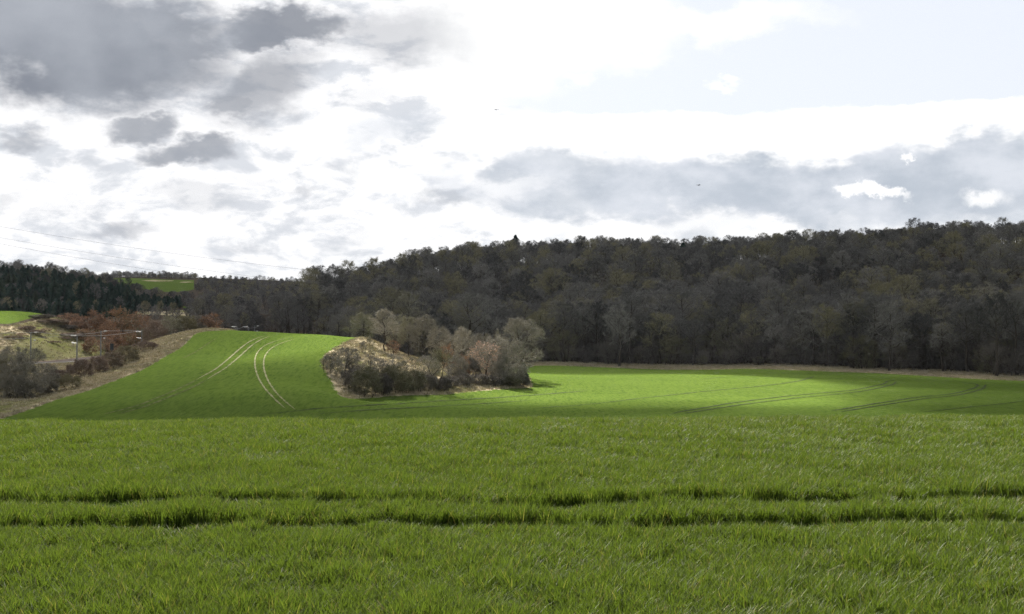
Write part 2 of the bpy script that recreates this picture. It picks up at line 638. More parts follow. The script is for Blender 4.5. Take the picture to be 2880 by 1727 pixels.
def mat_ground(nt):
    p = position(nt)
    fine = nt.noise(p, 2.6, 5, 0.65)
    big = nt.noise(p, 0.035, 4, 0.6)
    mid = nt.noise(p, 0.35, 4, 0.6)
    streak = nt.noise(nt.vmath('MULTIPLY', p, (0.5, 1.6, 1.0)), 0.8, 4, 0.6)
    crop = nt.mix(nt.ramp(fine, 0.3, 0.7), (0.064, 0.104, 0.020), (0.106, 0.158, 0.030))
    crop = nt.mix(nt.ramp(big, 0.35, 0.68), crop, (0.098, 0.148, 0.027))
    crop = nt.mix(nt.ramp(streak, 0.62, 0.8, 0, 0.5), crop, (0.115, 0.152, 0.036))
    lean = nt.noise(nt.vmath('MULTIPLY', p, (1.0, 0.10, 1.0)), 2.2, 4, 0.7)
    crop = nt.mix(nt.ramp(lean, 0.38, 0.5, 0.55, 0.0), crop, (0.040, 0.070, 0.016))
    crop = nt.mix(nt.ramp(lean, 0.52, 0.66, 0.0, 0.5), crop, (0.125, 0.165, 0.04))
    crop = nt.mix(nt.ramp(mid, 0.66, 0.78, 0, 0.35), crop, (0.042, 0.070, 0.018))
    dry = nt.mix(nt.ramp(fine, 0.3, 0.72), (0.34, 0.29, 0.195), (0.46, 0.395, 0.275))
    green = nt.mix(nt.ramp(fine, 0.3, 0.7), (0.13, 0.135, 0.05), (0.20, 0.205, 0.075))
    rough = nt.mix(nt.ramp(nt.noise(p, 0.09, 4, 0.6), 0.45, 0.62), dry, green)
    litter = nt.mix(nt.ramp(mid, 0.3, 0.7), (0.045, 0.037, 0.03), (0.085, 0.068, 0.052))
    edge = nt.math('MULTIPLY', nt.math('SUBTRACT', nt.noise(p, 0.7, 4, 0.65), 0.5), 3.2)
    edge_c = nt.math('MULTIPLY', nt.math('SUBTRACT', nt.noise(p, 1.2, 3, 0.6), 0.5), 1.2)
    f_crop = nt.ramp(nt.math('ADD', nt.attr('sd_crop'), edge_c), -0.15, 0.15)
    rough = nt.mix(nt.ramp(nt.math('ADD', nt.attr('sd_green'), nt.math('MULTIPLY', nt.math('SUBTRACT', nt.noise(p, 0.25, 4), 0.5), 8.0)), -1.5, 1.5, 0.0, 0.85), rough, nt.mix(nt.ramp(fine, 0.3, 0.7), (0.070, 0.076, 0.027), (0.15, 0.15, 0.062)))
    f_rough = nt.ramp(nt.math('ADD', nt.attr('sd_rough'), edge), -0.2, 0.3)
    c = nt.mix(f_crop, litter, crop)
    c = nt.mix(f_rough, c, rough)
    h = nt.math('ADD', nt.math('MULTIPLY', fine, 0.6), nt.math('MULTIPLY', nt.noise(p, 7.0, 3, 0.6), 0.5))
    return principled(nt, c, 0.95, 0.0, bump(nt, h, 0.7, 0.35))


M_GROUND = material('field_and_bank', mat_ground)


def mat_blade(nt):
    rnd = nt.attr('blade_rand')
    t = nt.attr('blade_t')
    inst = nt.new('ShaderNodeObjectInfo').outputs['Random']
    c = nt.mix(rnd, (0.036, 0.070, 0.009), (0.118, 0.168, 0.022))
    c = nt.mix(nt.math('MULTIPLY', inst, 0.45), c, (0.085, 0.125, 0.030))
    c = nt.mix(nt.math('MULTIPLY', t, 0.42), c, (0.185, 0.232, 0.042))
    c = nt.mix(nt.ramp(rnd, 0.945, 0.955), c, (0.36, 0.30, 0.08))
    b = principled(nt, c, 0.6, 0.22)
    tr = nt.new('ShaderNodeBsdfTranslucent')
    nt.put(tr.inputs['Color'], nt.mix(0.6, c, (0.155, 0.24, 0.015)))
    m = nt.new('ShaderNodeMixShader')
    m.inputs[0].default_value = 0.34
    nt.t.links.new(b, m.inputs[1])
    nt.t.links.new(tr.outputs[0], m.inputs[2])
    return m.outputs[0]


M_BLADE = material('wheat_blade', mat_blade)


def mat_dry(nt):
    rnd = nt.attr('blade_rand')
    inst = nt.new('ShaderNodeObjectInfo').outputs['Random']
    c = nt.mix(rnd, (0.40, 0.345, 0.245), (0.52, 0.455, 0.325))
    c = nt.mix(nt.ramp(inst, 0.6, 0.8, 0, 0.7), c, (0.20, 0.205, 0.085))
    c = nt.mix(nt.ramp(inst, 0.15, 0.1, 0, 0.7), c, (0.26, 0.21, 0.145))
    return principled(nt, c, 0.9, 0.1)


M_DRY = material('dry_grass_blade', mat_dry)


def mat_twig(dark, light, accent, amount):
    def build(nt):
        inst = nt.new('ShaderNodeObjectInfo').outputs['Random']
        r2 = nt.math('FRACT', nt.math('MULTIPLY', inst, 17.31))
        c = nt.mix(inst, dark, light)
        c = nt.mix(nt.ramp(r2, 1.0 - amount, 1.0 - amount * 0.5), c, accent)
        return principled(nt, c, 0.95, 0.05)
    return build


M_TWIG = material('grey_brown_twig', mat_twig((0.078, 0.079, 0.079), (0.27, 0.262, 0.245), (0.275, 0.258, 0.165), 0.3))
M_TWIG_TAN = material('tan_twig', mat_twig((0.225, 0.212, 0.18), (0.33, 0.31, 0.265), (0.265, 0.255, 0.19), 0.3))
M_TWIG_RED = material('brown_bramble_twig', mat_twig((0.21, 0.165, 0.135), (0.30, 0.235, 0.19), (0.235, 0.215, 0.135), 0.35))
M_SCRUB = material('dark_scrub_twig', mat_twig((0.10, 0.097, 0.092), (0.22, 0.20, 0.18), (0.19, 0.18, 0.12), 0.3))
M_BUSH = material('bush_twig', mat_twig((0.125, 0.115, 0.105), (0.215, 0.195, 0.17), (0.19, 0.18, 0.12), 0.3))
M_BARK = material('bark', lambda nt: principled(nt, nt.mix(nt.noise(position(nt), 3.0, 4), (0.045, 0.040, 0.034), (0.10, 0.088, 0.075)), 0.95, 0.05))
M_RUSSET = material('russet_leaf', lambda nt: principled(nt, nt.mix(nt.ramp(nt.noise(position(nt), 0.7, 4, 0.65), 0.38, 0.62), nt.mix(nt.new('ShaderNodeObjectInfo').outputs['Random'], (0.16, 0.088, 0.052), (0.24, 0.155, 0.10)), (0.42, 0.25, 0.15)), 0.9, 0.1))
M_PINK = material('pinkish_leaf', mat_twig((0.52, 0.37, 0.29), (0.54, 0.38, 0.30), (0.53, 0.37, 0.29), 0.1))
M_PINE = material('pine_needle', mat_twig((0.040, 0.078, 0.066), (0.072, 0.118, 0.092), (0.095, 0.13, 0.09), 0.25))
M_SOIL = material('bare_track_soil', lambda nt: principled(nt, nt.mix(nt.ramp(nt.noise(position(nt), 1.1, 4), 0.35, 0.65), (0.12, 0.15, 0.045), (0.27, 0.245, 0.14)), 0.95, 0.05))
M_FAINT = material('thin_crop_track', lambda nt: principled(nt, nt.mix(nt.ramp(nt.noise(position(nt), 1.1, 4), 0.35, 0.65), (0.050, 0.072, 0.022), (0.17, 0.175, 0.085)), 0.95, 0.0))
M_TRACK_SHADE = material('track_crop_shade', lambda nt: principled(nt, nt.mix(nt.ramp(nt.noise(position(nt), 0.9, 4), 0.4, 0.6), (0.014, 0.022, 0.008), (0.058, 0.086, 0.019)), 0.95, 0.05))  # wheel-track gaps, with the shade of the standing crop put into the colour
M_CONCRETE = material('mast_concrete', lambda nt: principled(nt, nt.mix(nt.noise(position(nt), 2.0, 3), (0.16, 0.165, 0.17), (0.25, 0.255, 0.26)), 0.8, 0.2))
M_CERAMIC = material('white_ceramic', lambda nt: principled(nt, (0.82, 0.83, 0.84), 0.25, 0.5))
M_WIRE = material('overhead_wire', lambda nt: principled(nt, (0.30, 0.30, 0.30), 0.45, 0.5, None, 0.6))
M_CABLE = material('power_cable', lambda nt: principled(nt, (0.035, 0.037, 0.04), 0.6, 0.3))
M_BALLAST = material('ballast', lambda nt: principled(nt, nt.mix(nt.noise(position(nt), 6.0, 3), (0.07, 0.065, 0.06), (0.15, 0.14, 0.13)), 0.95, 0.1))
M_STEEL = material('rail_steel', lambda nt: principled(nt, (0.16, 0.11, 0.085), 0.5, 0.4, None, 0.7))
M_SIGNAL = material('signal_black', lambda nt: principled(nt, (0.025, 0.03, 0.038), 0.5, 0.4))
M_POST = material('weathered_wood', lambda nt: principled(nt, nt.mix(nt.noise(position(nt), 9.0, 3), (0.22, 0.19, 0.15), (0.34, 0.30, 0.25)), 0.9, 0.1))
M_WALL = material('pale_render', lambda nt: principled(nt, nt.mix(nt.noise(position(nt), 1.0, 3), (0.62, 0.60, 0.57), (0.74, 0.72, 0.69)), 0.9, 0.1))
M_ROOF = material('old_roof_tile', lambda nt: principled(nt, nt.mix(nt.noise(position(nt), 1.5, 3), (0.17, 0.12, 0.10), (0.28, 0.21, 0.17)), 0.9, 0.1))
M_BIRD = material('black_feather', lambda nt: principled(nt, (0.03, 0.03, 0.032), 0.7, 0.2))


def mat_cloud():
    m = bpy.data.materials.new('cloud_vapour')
    m.use_nodes = True
    m.node_tree.nodes.clear()
    nt = NT(m.node_tree)
    out = nt.new('ShaderNodeOutputMaterial')
    v = nt.new('ShaderNodeVolumePrincipled')
    v.inputs['Color'].default_value = (0.9, 0.9, 0.92, 1)
    v.inputs['Density'].default_value = 0.022
    nt.t.links.new(v.outputs[0], out.inputs['Volume'])
    return m


M_CLOUD = mat_cloud()

# ------------------------------------------------------------------ ground sheet
az = np.unique(np.r_[np.linspace(-180, -60, 31), np.linspace(-60, -24, 25), np.linspace(-24, 24, 385), np.linspace(24, 60, 25), np.linspace(60, 180, 31)])[:-1]
rr = np.unique(np.r_[0.4 * (180 / 0.4) ** np.linspace(0, 1, 150), np.arange(19.5, 25.5, 0.12), np.arange(180, 430, 1.25), np.arange(430, 560, 2.5), np.arange(560, 1000, 6.0), 1000 * 11 ** np.linspace(0, 1, 90)])
AA, RR = np.meshgrid(np.radians(az), rr, indexing='ij')
gx, gy = (RR * np.sin(AA)), (RR * np.cos(AA))
gz = height(gx.ravel(), gy.ravel())
na, nr = AA.shape
idx = np.arange(na * nr).reshape(na, nr)
i2 = np.roll(idx, -1, axis=0)
quads = np.stack([idx[:, :-1], idx[:, 1:], i2[:, 1:], i2[:, :-1]], axis=-1).reshape(-1, 4)
SD_CROP = zone(gx.ravel(), gy.ravel(), CROP_POLYS)
SD_ROUGH = zone(gx.ravel(), gy.ravel(), ROUGH_POLYS)
GREEN_BANK = [[xy(40, 366), xy(150, 372), xy(260, 398), xy(320, 412), xy(230, 424), xy(110, 408), xy(40, 388)],
              [xy(-200, 185), xy(25, 190), xy(170, 218), xy(140, 232), xy(20, 218), xy(-200, 210)]]
SD_GREEN = zone(gx.ravel(), gy.ravel(), GREEN_BANK)
ground = obj('ground', mesh_np('ground', np.c_[gx.ravel(), gy.ravel(), gz], quads, [M_GROUND], smooth=True,
                               attrs={'sd_crop': ('FLOAT', np.clip(SD_CROP, -60, 60)), 'sd_rough': ('FLOAT', np.clip(SD_ROUGH, -60, 60)), 'sd_green': ('FLOAT', np.clip(SD_GREEN, -60, 60))}))
tag(ground, kind='structure')


# ------------------------------------------------------------------ clouds that shade parts of the land (above the frame)
def cloud(gx_, gy_, rx, ry, alt, label, thick=70, density=None, seed=0):
    rng = np.random.default_rng(seed)
    gz_ = h1(gx_, gy_)
    c_ = np.array([gx_, gy_, gz_]) + SUN_DIR * ((alt - gz_) / SUN_DIR[2])
    nu, nv = 40, 20
    u = np.linspace(0, 2 * np.pi, nu, endpoint=False)
    v = np.linspace(-np.pi / 2, np.pi / 2, nv)
    U, V = np.meshgrid(u, v)
    ph = rng.uniform(0, 6.28, 8)
    k = 1 + 0.16 * np.sin(3 * U + ph[0]) * np.cos(V) + 0.10 * np.sin(5 * U + ph[1]) * np.cos(V) + 0.06 * np.sin(9 * U + 4 * V + ph[2]) + 0.05 * np.sin(13 * U + ph[3]) * np.cos(V * 5)
    X = rx * k * np.cos(V) * np.cos(U)
    Y = ry * k * np.cos(V) * np.sin(U)
    Z = thick * k * np.sin(V) * np.where(V < 0, 0.45, 1.0)
    idx_ = np.arange(nu * nv).reshape(nv, nu)
    j2 = np.roll(idx_, -1, axis=1)
    q = np.stack([idx_[:-1], j2[:-1], j2[1:], idx_[1:]], axis=-1).reshape(-1, 4)
    o = obj('cloud', mesh_np('cloud', np.c_[X.ravel(), Y.ravel(), Z.ravel()], q, [M_CLOUD], smooth=True), loc=c_)
    tag(o, label, 'cloud', 'grey cumulus drifting above the valley', 'stuff')
    return o


cloud(150, 672, 420, 248, 660, 'broad grey cumulus shading the wooded hill', 42, seed=1)
cloud(168, 312, 120, 138, 600, 'grey cumulus shading the far corner of the valley field', 60, seed=2)
cloud(-72, 222, 92, 70, 600, 'small grey cumulus shading the foot of the hill field', 34, seed=3)
cloud(-420, 1150, 420, 380, 900, 'wide grey cumulus shading the pine hill', 46, seed=4)
cloud(-250, 520, 95, 120, 600, 'grey cumulus shading the railway cutting', 14, seed=5)
cloud(-215, 860, 150, 150, 900, 'unseen cloud added to dim the low ground behind the railway', 40, seed=8)  # out of view, added to darken the ground behind the railway
cloud(-400, 1880, 430, 400, 1300, 'unseen cloud added to dim the distant field', 44, seed=9)  # added above the view to tone down the far field
cloud(-90, 350, 62, 55, 640, 'unseen thin cloud added to dim the hill brow', 20, seed=10)  # unseen, added because the brow came out too bright
cloud(70, 190, 170, 34, 560, 'thin grey cloud streak shading the near edge of the valley', 26, seed=6)
cloud(0, 22, 80, 50, 520, 'thin grey cloud above the near wheat', 9, seed=7)


# ------------------------------------------------------------------ instancing by geometry nodes for what nobody could count
def scatter(name, pts, rot, scl, which, protos, tilt=None):
    me = bpy.data.meshes.new(name)
    n = len(pts)
    me.vertices.add(n)
    me.vertices.foreach_set('co', np.asarray(pts, np.float32).ravel())
    r3 = np.zeros((n, 3), np.float32)
    r3[:, 2] = rot
    if tilt is not None:
        r3[:, :2] = tilt
    s3 = np.asarray(scl, np.float32)
    if s3.ndim == 1:
        s3 = np.repeat(s3[:, None], 3, axis=1)
    a = me.attributes.new('rot', 'FLOAT_VECTOR', 'POINT')
    a.data.foreach_set('vector', r3.ravel())
    a = me.attributes.new('scl', 'FLOAT_VECTOR', 'POINT')
    a.data.foreach_set('vector', s3.ravel())
    a = me.attributes.new('which', 'INT', 'POINT')
    a.data.foreach_set('value', np.asarray(which, np.int32))
    o = obj(name, me)
    c_ = bpy.data.collections.new(name + '_kinds')
    for i, p_ in enumerate(protos):
        q = bpy.data.objects.new('%s_kind_%02d' % (name, i), p_)
        c_.objects.link(q)
    g = bpy.data.node_groups.new(name + '_scatter', 'GeometryNodeTree')
    g.interface.new_socket('Geometry', in_out='INPUT', socket_type='NodeSocketGeometry')
    g.interface.new_socket('Geometry', in_out='OUTPUT', socket_type='NodeSocketGeometry')
    L = g.links.new
    gi, go = g.nodes.new('NodeGroupInput'), g.nodes.new('NodeGroupOutput')
    ci = g.nodes.new('GeometryNodeCollectionInfo')
    ci.inputs['Collection'].default_value = c_
    ci.inputs['Separate Children'].default_value = True
    ci.inputs['Reset Children'].default_value = True
    ip = g.nodes.new('GeometryNodeInstanceOnPoints')
    ip.inputs['Pick Instance'].default_value = True
    L(gi.outputs[0], ip.inputs['Points'])
    L(ci.outputs[0], ip.inputs['Instance'])
    for nm, ty, sock in (('which', 'INT', 'Instance Index'), ('rot', 'FLOAT_VECTOR', 'Rotation'), ('scl', 'FLOAT_VECTOR', 'Scale')):
        na_ = g.nodes.new('GeometryNodeInputNamedAttribute')
        na_.data_type = ty
        na_.inputs['Name'].default_value = nm
        L(na_.outputs[0], ip.inputs[sock])
    L(ip.outputs[0], go.inputs[0])
    md = o.modifiers.new('scatter', 'NODES')
    md.node_group = g
    return o


# ------------------------------------------------------------------ grass and wheat tufts
def tuft(name, rng, n, radius, hmin, hmax, width, bend, mat, wind=(0.0, 0.0), segs=4):
    V, T, ra, ta = [], [], [], []
    prof = np.array([0.75, 1.0, 0.92, 0.62, 0.0]) if segs == 4 else np.array([1.0, 0.8, 0.0])
    k = 0
    for _ in range(n):
        a, r = rng.uniform(0, 2 * np.pi), radius * math.sqrt(rng.uniform())
        b0 = np.array([r * math.cos(a), r * math.sin(a), -0.01])
        hgt = rng.uniform(hmin, hmax)
        ld = rng.uniform(0, 2 * np.pi)
        lean = np.array([math.cos(ld), math.sin(ld), 0]) * hgt * rng.uniform(0.05, 0.35)
        cv_ = np.array([math.cos(ld), math.sin(ld), 0]) * hgt * bend * rng.uniform(0.1, 1.0) ** 1.5 + np.array([wind[0], wind[1], 0]) * hgt
        fa = ld + np.pi / 2 + rng.normal(0, 0.5)
        w = np.array([math.cos(fa), math.sin(fa), 0]) * width * rng.uniform(0.7, 1.2) / 2
        rnd = rng.uniform()
        t = np.linspace(0, 1, segs + 1)
        droop = hgt * bend * 0.35 * rng.uniform()
        mid = b0 + np.outer(t, lean + [0, 0, hgt]) + np.outer(t ** 2, cv_) - np.outer(t ** 3, [0, 0, droop])
        for i in range(segs):
            V += [mid[i] - w * prof[i], mid[i] + w * prof[i]]
            ra += [rnd, rnd]
            ta += [t[i], t[i]]
        V.append(mid[segs])
        ra.append(rnd)
        ta.append(1.0)
        for i in range(segs - 1):
            p_ = k + 2 * i
            T += [(p_, p_ + 1, p_ + 3), (p_, p_ + 3, p_ + 2)]
        p_ = k + 2 * (segs - 1)
        T.append((p_, p_ + 1, p_ + 2))
        k += 2 * segs + 1
    return mesh_np(name, V, T, [mat], smooth=True, attrs={'blade_rand': ('FLOAT', ra), 'blade_t': ('FLOAT', ta)})


def lump(x, y, s, seed):
    r_ = np.random.default_rng(seed)
    v = 0
    for _ in range(7):
        a, f, p_ = r_.uniform(0, 6.28), r_.uniform(0.5, 2.0) / s, r_.uniform(0, 6.28)
        v = v + np.sin((x * math.cos(a) + y * math.sin(a)) * f * 6.28 + p_)
    return v / 3.7


trng = np.random.default_rng(5)
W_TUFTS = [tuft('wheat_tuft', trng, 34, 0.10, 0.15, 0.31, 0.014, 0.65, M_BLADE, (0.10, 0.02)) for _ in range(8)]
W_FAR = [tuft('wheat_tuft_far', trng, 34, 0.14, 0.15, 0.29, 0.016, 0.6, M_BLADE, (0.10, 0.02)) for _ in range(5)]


def wheat_points(d0, d1, dens, seed):
    rng = np.random.default_rng(seed)
    half = 0.43
    n = int(dens * half * (d1 ** 2 - d0 ** 2))
    y = np.sqrt(rng.uniform(d0 ** 2, d1 ** 2, n))
    x = rng.uniform(-half, half, n) * y
    keep = np.ones(n, bool)
    sc_ = 0.98 + 0.17 * lump(x, y, 1.3, 3) + 0.14 * lump(x * 0.35, y, 2.4, 4) + rng.normal(0, 0.08, n)
    for base in (20.5, 22.85):
        d = np.abs(y - track_line(x, base))
        wd = 0.37 + 0.15 * lump(x, y * 0.2, 1.2, int(base))
        patch = lump(x, y * 0.0, 3.0, int(base * 3)) + np.where(base > 22, 0.5 * (x < -2) + 0.15, 0.0)
        inside = d < wd
        keep &= ~(inside & (rng.uniform(size=n) < np.where(patch > 0.5, 0.35, 0.93)))
        sc_ = np.where(inside, sc_ * 0.5, sc_)
        sd_ = y - track_line(x, base)
        sc_ = np.where((sd_ > 0) & (d >= wd) & (d < wd + 0.5), sc_ * 1.18, sc_)
        sc_ = np.where((sd_ < 0) & (d >= wd) & (d < wd + 0.6), sc_ * (0.62 + 0.55 * np.clip((d - wd) / 0.6, 0, 1)), sc_)
    bare = lump(x, y, 2.3, 21) > 1.35
    sc_ = np.where(bare, sc_ * 0.72, sc_)
    x, y, sc_ = x[keep], y[keep], np.clip(sc_[keep], 0.42, 1.5)
    return np.c_[x, y, height(x, y)], sc_, rng


wp, ws, wr = wheat_points(8.5, 28.0, 66, 31)
o = scatter('wheat_crop', wp, wr.uniform(0, 6.28, len(wp)), np.c_[np.ones(len(wp)), np.ones(len(wp)), ws], wr.integers(0, 8, len(wp)), W_TUFTS)
tag(o, 'short green winter wheat covering the nearest ground', 'wheat', kind='stuff')
wp, ws, wr = wheat_points(28.0, 46.0, 42, 32)
o = scatter('wheat_crop', wp, wr.uniform(0, 6.28, len(wp)), np.c_[np.ones(len(wp)) * 1.15, np.ones(len(wp)) * 1.15, ws], wr.integers(0, 5, len(wp)), W_FAR)
tag(o, 'green winter wheat along the brow of the near field', 'wheat', kind='stuff')


# dry grass on the banks, the island and the wood margin
def zone_points(polys, dens, seed, inset=0.0, ymin=150, ymax=520, xmin=-230, xmax=330):
    rng = np.random.default_rng(seed)
    out = []
    for poly in polys:
        q = np.asarray(poly)
        lo = np.maximum(q.min(0), (xmin, ymin))
        hi = np.minimum(q.max(0), (xmax, ymax))
        n = int(dens * np.prod(hi - lo))
        x, y = rng.uniform(lo[0], hi[0], n), rng.uniform(lo[1], hi[1], n)
        m = (poly_sd(x, y, poly) > inset) & (np.abs(x / y) < 0.42)
        d, _ = seg_dist(x, y, RAIL)
        m &= d > 6.5
        m &= (zone(x, y, GREEN_BANK) < 0) | (rng.uniform(size=n) < 0.25)
        out.append(np.c_[x[m], y[m]])
    return np.vstack(out), rng


DRY = [tuft('dry_tuft', trng, 34, 0.55, 0.2, 0.5, 0.04, 0.9, M_DRY, segs=2) for _ in range(5)]
dp, drng = zone_points(ROUGH_POLYS[:3], 1.7, 41)
dp = np.c_[dp, height(dp[:, 0], dp[:, 1])]
o = scatter('dry_grass', dp, drng.uniform(0, 6.28, len(dp)), drng.uniform(0.6, 1.35, len(dp)), drng.integers(0, 5, len(dp)), DRY)
tag(o, 'tussocky straw-coloured dead grass on the banks and field margins', 'grass', kind='stuff')


# ------------------------------------------------------------------ tractor tracks in the far field
def smooth_line(pts, n=60):
    """Catmull-Rom through photo pixels, then onto the ground"""
    p_ = np.asarray(pts, float)
    p_ = np.vstack([2 * p_[0] - p_[1], p_, 2 * p_[-1] - p_[-2]])
    out = []
    k = max(4, n // (len(p_) - 3))
    for i in range(1, len(p_) - 2):
        for t in np.linspace(0, 1, k, endpoint=False):
            a, b, c_, d = p_[i - 1], p_[i], p_[i + 1], p_[i + 2]
            out.append(0.5 * (2 * b + (c_ - a) * t + (2 * a - 5 * b + 4 * c_ - d) * t ** 2 + (3 * b - a - 3 * c_ + d) * t ** 3))
    out.append(p_[-2])
    return np.array(out)


def ribbon(name, pixels, width, mat, lift=0.07, view=True):
    px = smooth_line(np.asarray(pixels, float) * (1.1637 if view else 1.0))
    pts = np.array([hit(*q) for q in px])
    keep = [0]
    for i in range(1, len(pts)):
        if np.linalg.norm(pts[i, :2] - pts[keep[-1], :2]) > 0.8:
            keep.append(i)
    pts = pts[keep][:, :2]
    for _ in range(2):
        pts[1:-1] = (pts[:-2] + 2 * pts[1:-1] + pts[2:]) / 4
    seg = np.r_[0, np.cumsum(np.linalg.norm(np.diff(pts, axis=0), axis=1))]
    m = int(seg[-1] / 1.2) + 2
    s = np.linspace(0, seg[-1], m)
    pts = np.c_[np.interp(s, seg, pts[:, 0]), np.interp(s, seg, pts[:, 1])]
    tg = np.gradient(pts, axis=0)
    tg /= np.linalg.norm(tg, axis=1)[:, None]
    nrm = np.c_[-tg[:, 1], tg[:, 0]]
    wv = width / 2 * (1 + 0.25 * np.sin(s * 0.9) + 0.15 * np.sin(s * 2.3 + 1)) * np.minimum(1, np.minimum(s, s[-1] - s) / 6 + 0.15)
    L_, R_ = pts + nrm * wv[:, None], pts - nrm * wv[:, None]
    v = np.vstack([np.c_[L_, height(L_[:, 0], L_[:, 1]) + lift], np.c_[R_, height(R_[:, 0], R_[:, 1]) + lift]])
    i = np.arange(m - 1)
    q = np.c_[i, i + 1, i + 1 + m, i + m]
    return obj(name, mesh_np(name, v, q, [mat], smooth=True))


TRACKS = [
    ([(478, 917), (515, 897), (545, 874), (575, 848), (600, 829), (622, 818), (648, 811)], 0.36, M_SOIL),
    ([(500, 918), (540, 894), (568, 872), (596, 847), (618, 829), (640, 818), (658, 812)], 0.36, M_SOIL),
    ([(250, 1003), (330, 982), (400, 955), (450, 932), (478, 917)], 0.40, M_FAINT),
    ([(282, 1003), (350, 984), (420, 957), (470, 935), (500, 918)], 0.40, M_FAINT),
    ([(690, 989), (668, 970), (640, 940), (622, 908), (616, 880), (620, 856), (640, 836), (675, 823), (712, 816)], 0.27, M_SOIL),
    ([(713, 991), (692, 974), (662, 944), (643, 910), (637, 882), (642, 858), (660, 840), (692, 826), (728, 817)], 0.27, M_SOIL),
    ([(440, 868), (475, 850), (500, 833), (525, 818)], 0.35, M_FAINT),
    ([(620, 1005), (700, 997), (780, 988), (885, 981), (982, 975), (1080, 969), (1200, 962), (1340, 952), (1420, 946)], 0.5, M_TRACK_SHADE),
    ([(760, 1003), (880, 993), (1000, 986), (1150, 977), (1289, 968)], 0.55, M_TRACK_SHADE),
    ([(1289, 955), (1361, 950), (1423, 944)], 0.35, M_TRACK_SHADE),
    ([(1289, 988), (1432, 977), (1577, 960), (1720, 945), (1864, 931), (1935, 920), (1968, 910)], 0.55, M_TRACK_SHADE),
    ([(1624, 1000), (1768, 975), (1912, 957), (2055, 944), (2132, 929), (2147, 921), (2185, 918)], 0.55, M_TRACK_SHADE),
    ([(1650, 1001), (1790, 979), (1930, 962), (2070, 948), (2150, 932), (2166, 923)], 0.55, M_TRACK_SHADE),
    ([(2008, 994), (2200, 963), (2295, 953), (2350, 940), (2362, 930), (2325, 925)], 0.55, M_TRACK_SHADE),
    ([(2030, 996), (2215, 967), (2310, 956), (2370, 942), (2383, 930)], 0.55, M_TRACK_SHADE),
    ([(2223, 997), (2343, 985), (2453, 973), (2480, 969)], 0.45, M_TRACK_SHADE),
    ([(1690, 918), (1750, 912), (1800, 909)], 0.35, M_TRACK_SHADE),
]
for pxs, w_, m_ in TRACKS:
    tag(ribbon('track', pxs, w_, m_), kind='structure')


# ------------------------------------------------------------------ trees
def unit(v):
    return v / (np.linalg.norm(v, axis=-1, keepdims=True) + 1e-9)


def ell_exit(p, d, c_, r_):
    """distance along d from p to the crown ellipsoid"""
    q, e = (p - c_) / r_, d / r_
    a, b, cc = (e * e).sum(-1), (q * e).sum(-1), (q * q).sum(-1) - 1
    disc = np.maximum(b * b - a * cc, 0.0)
    return np.maximum((-b + np.sqrt(disc)) / a, 0.0)


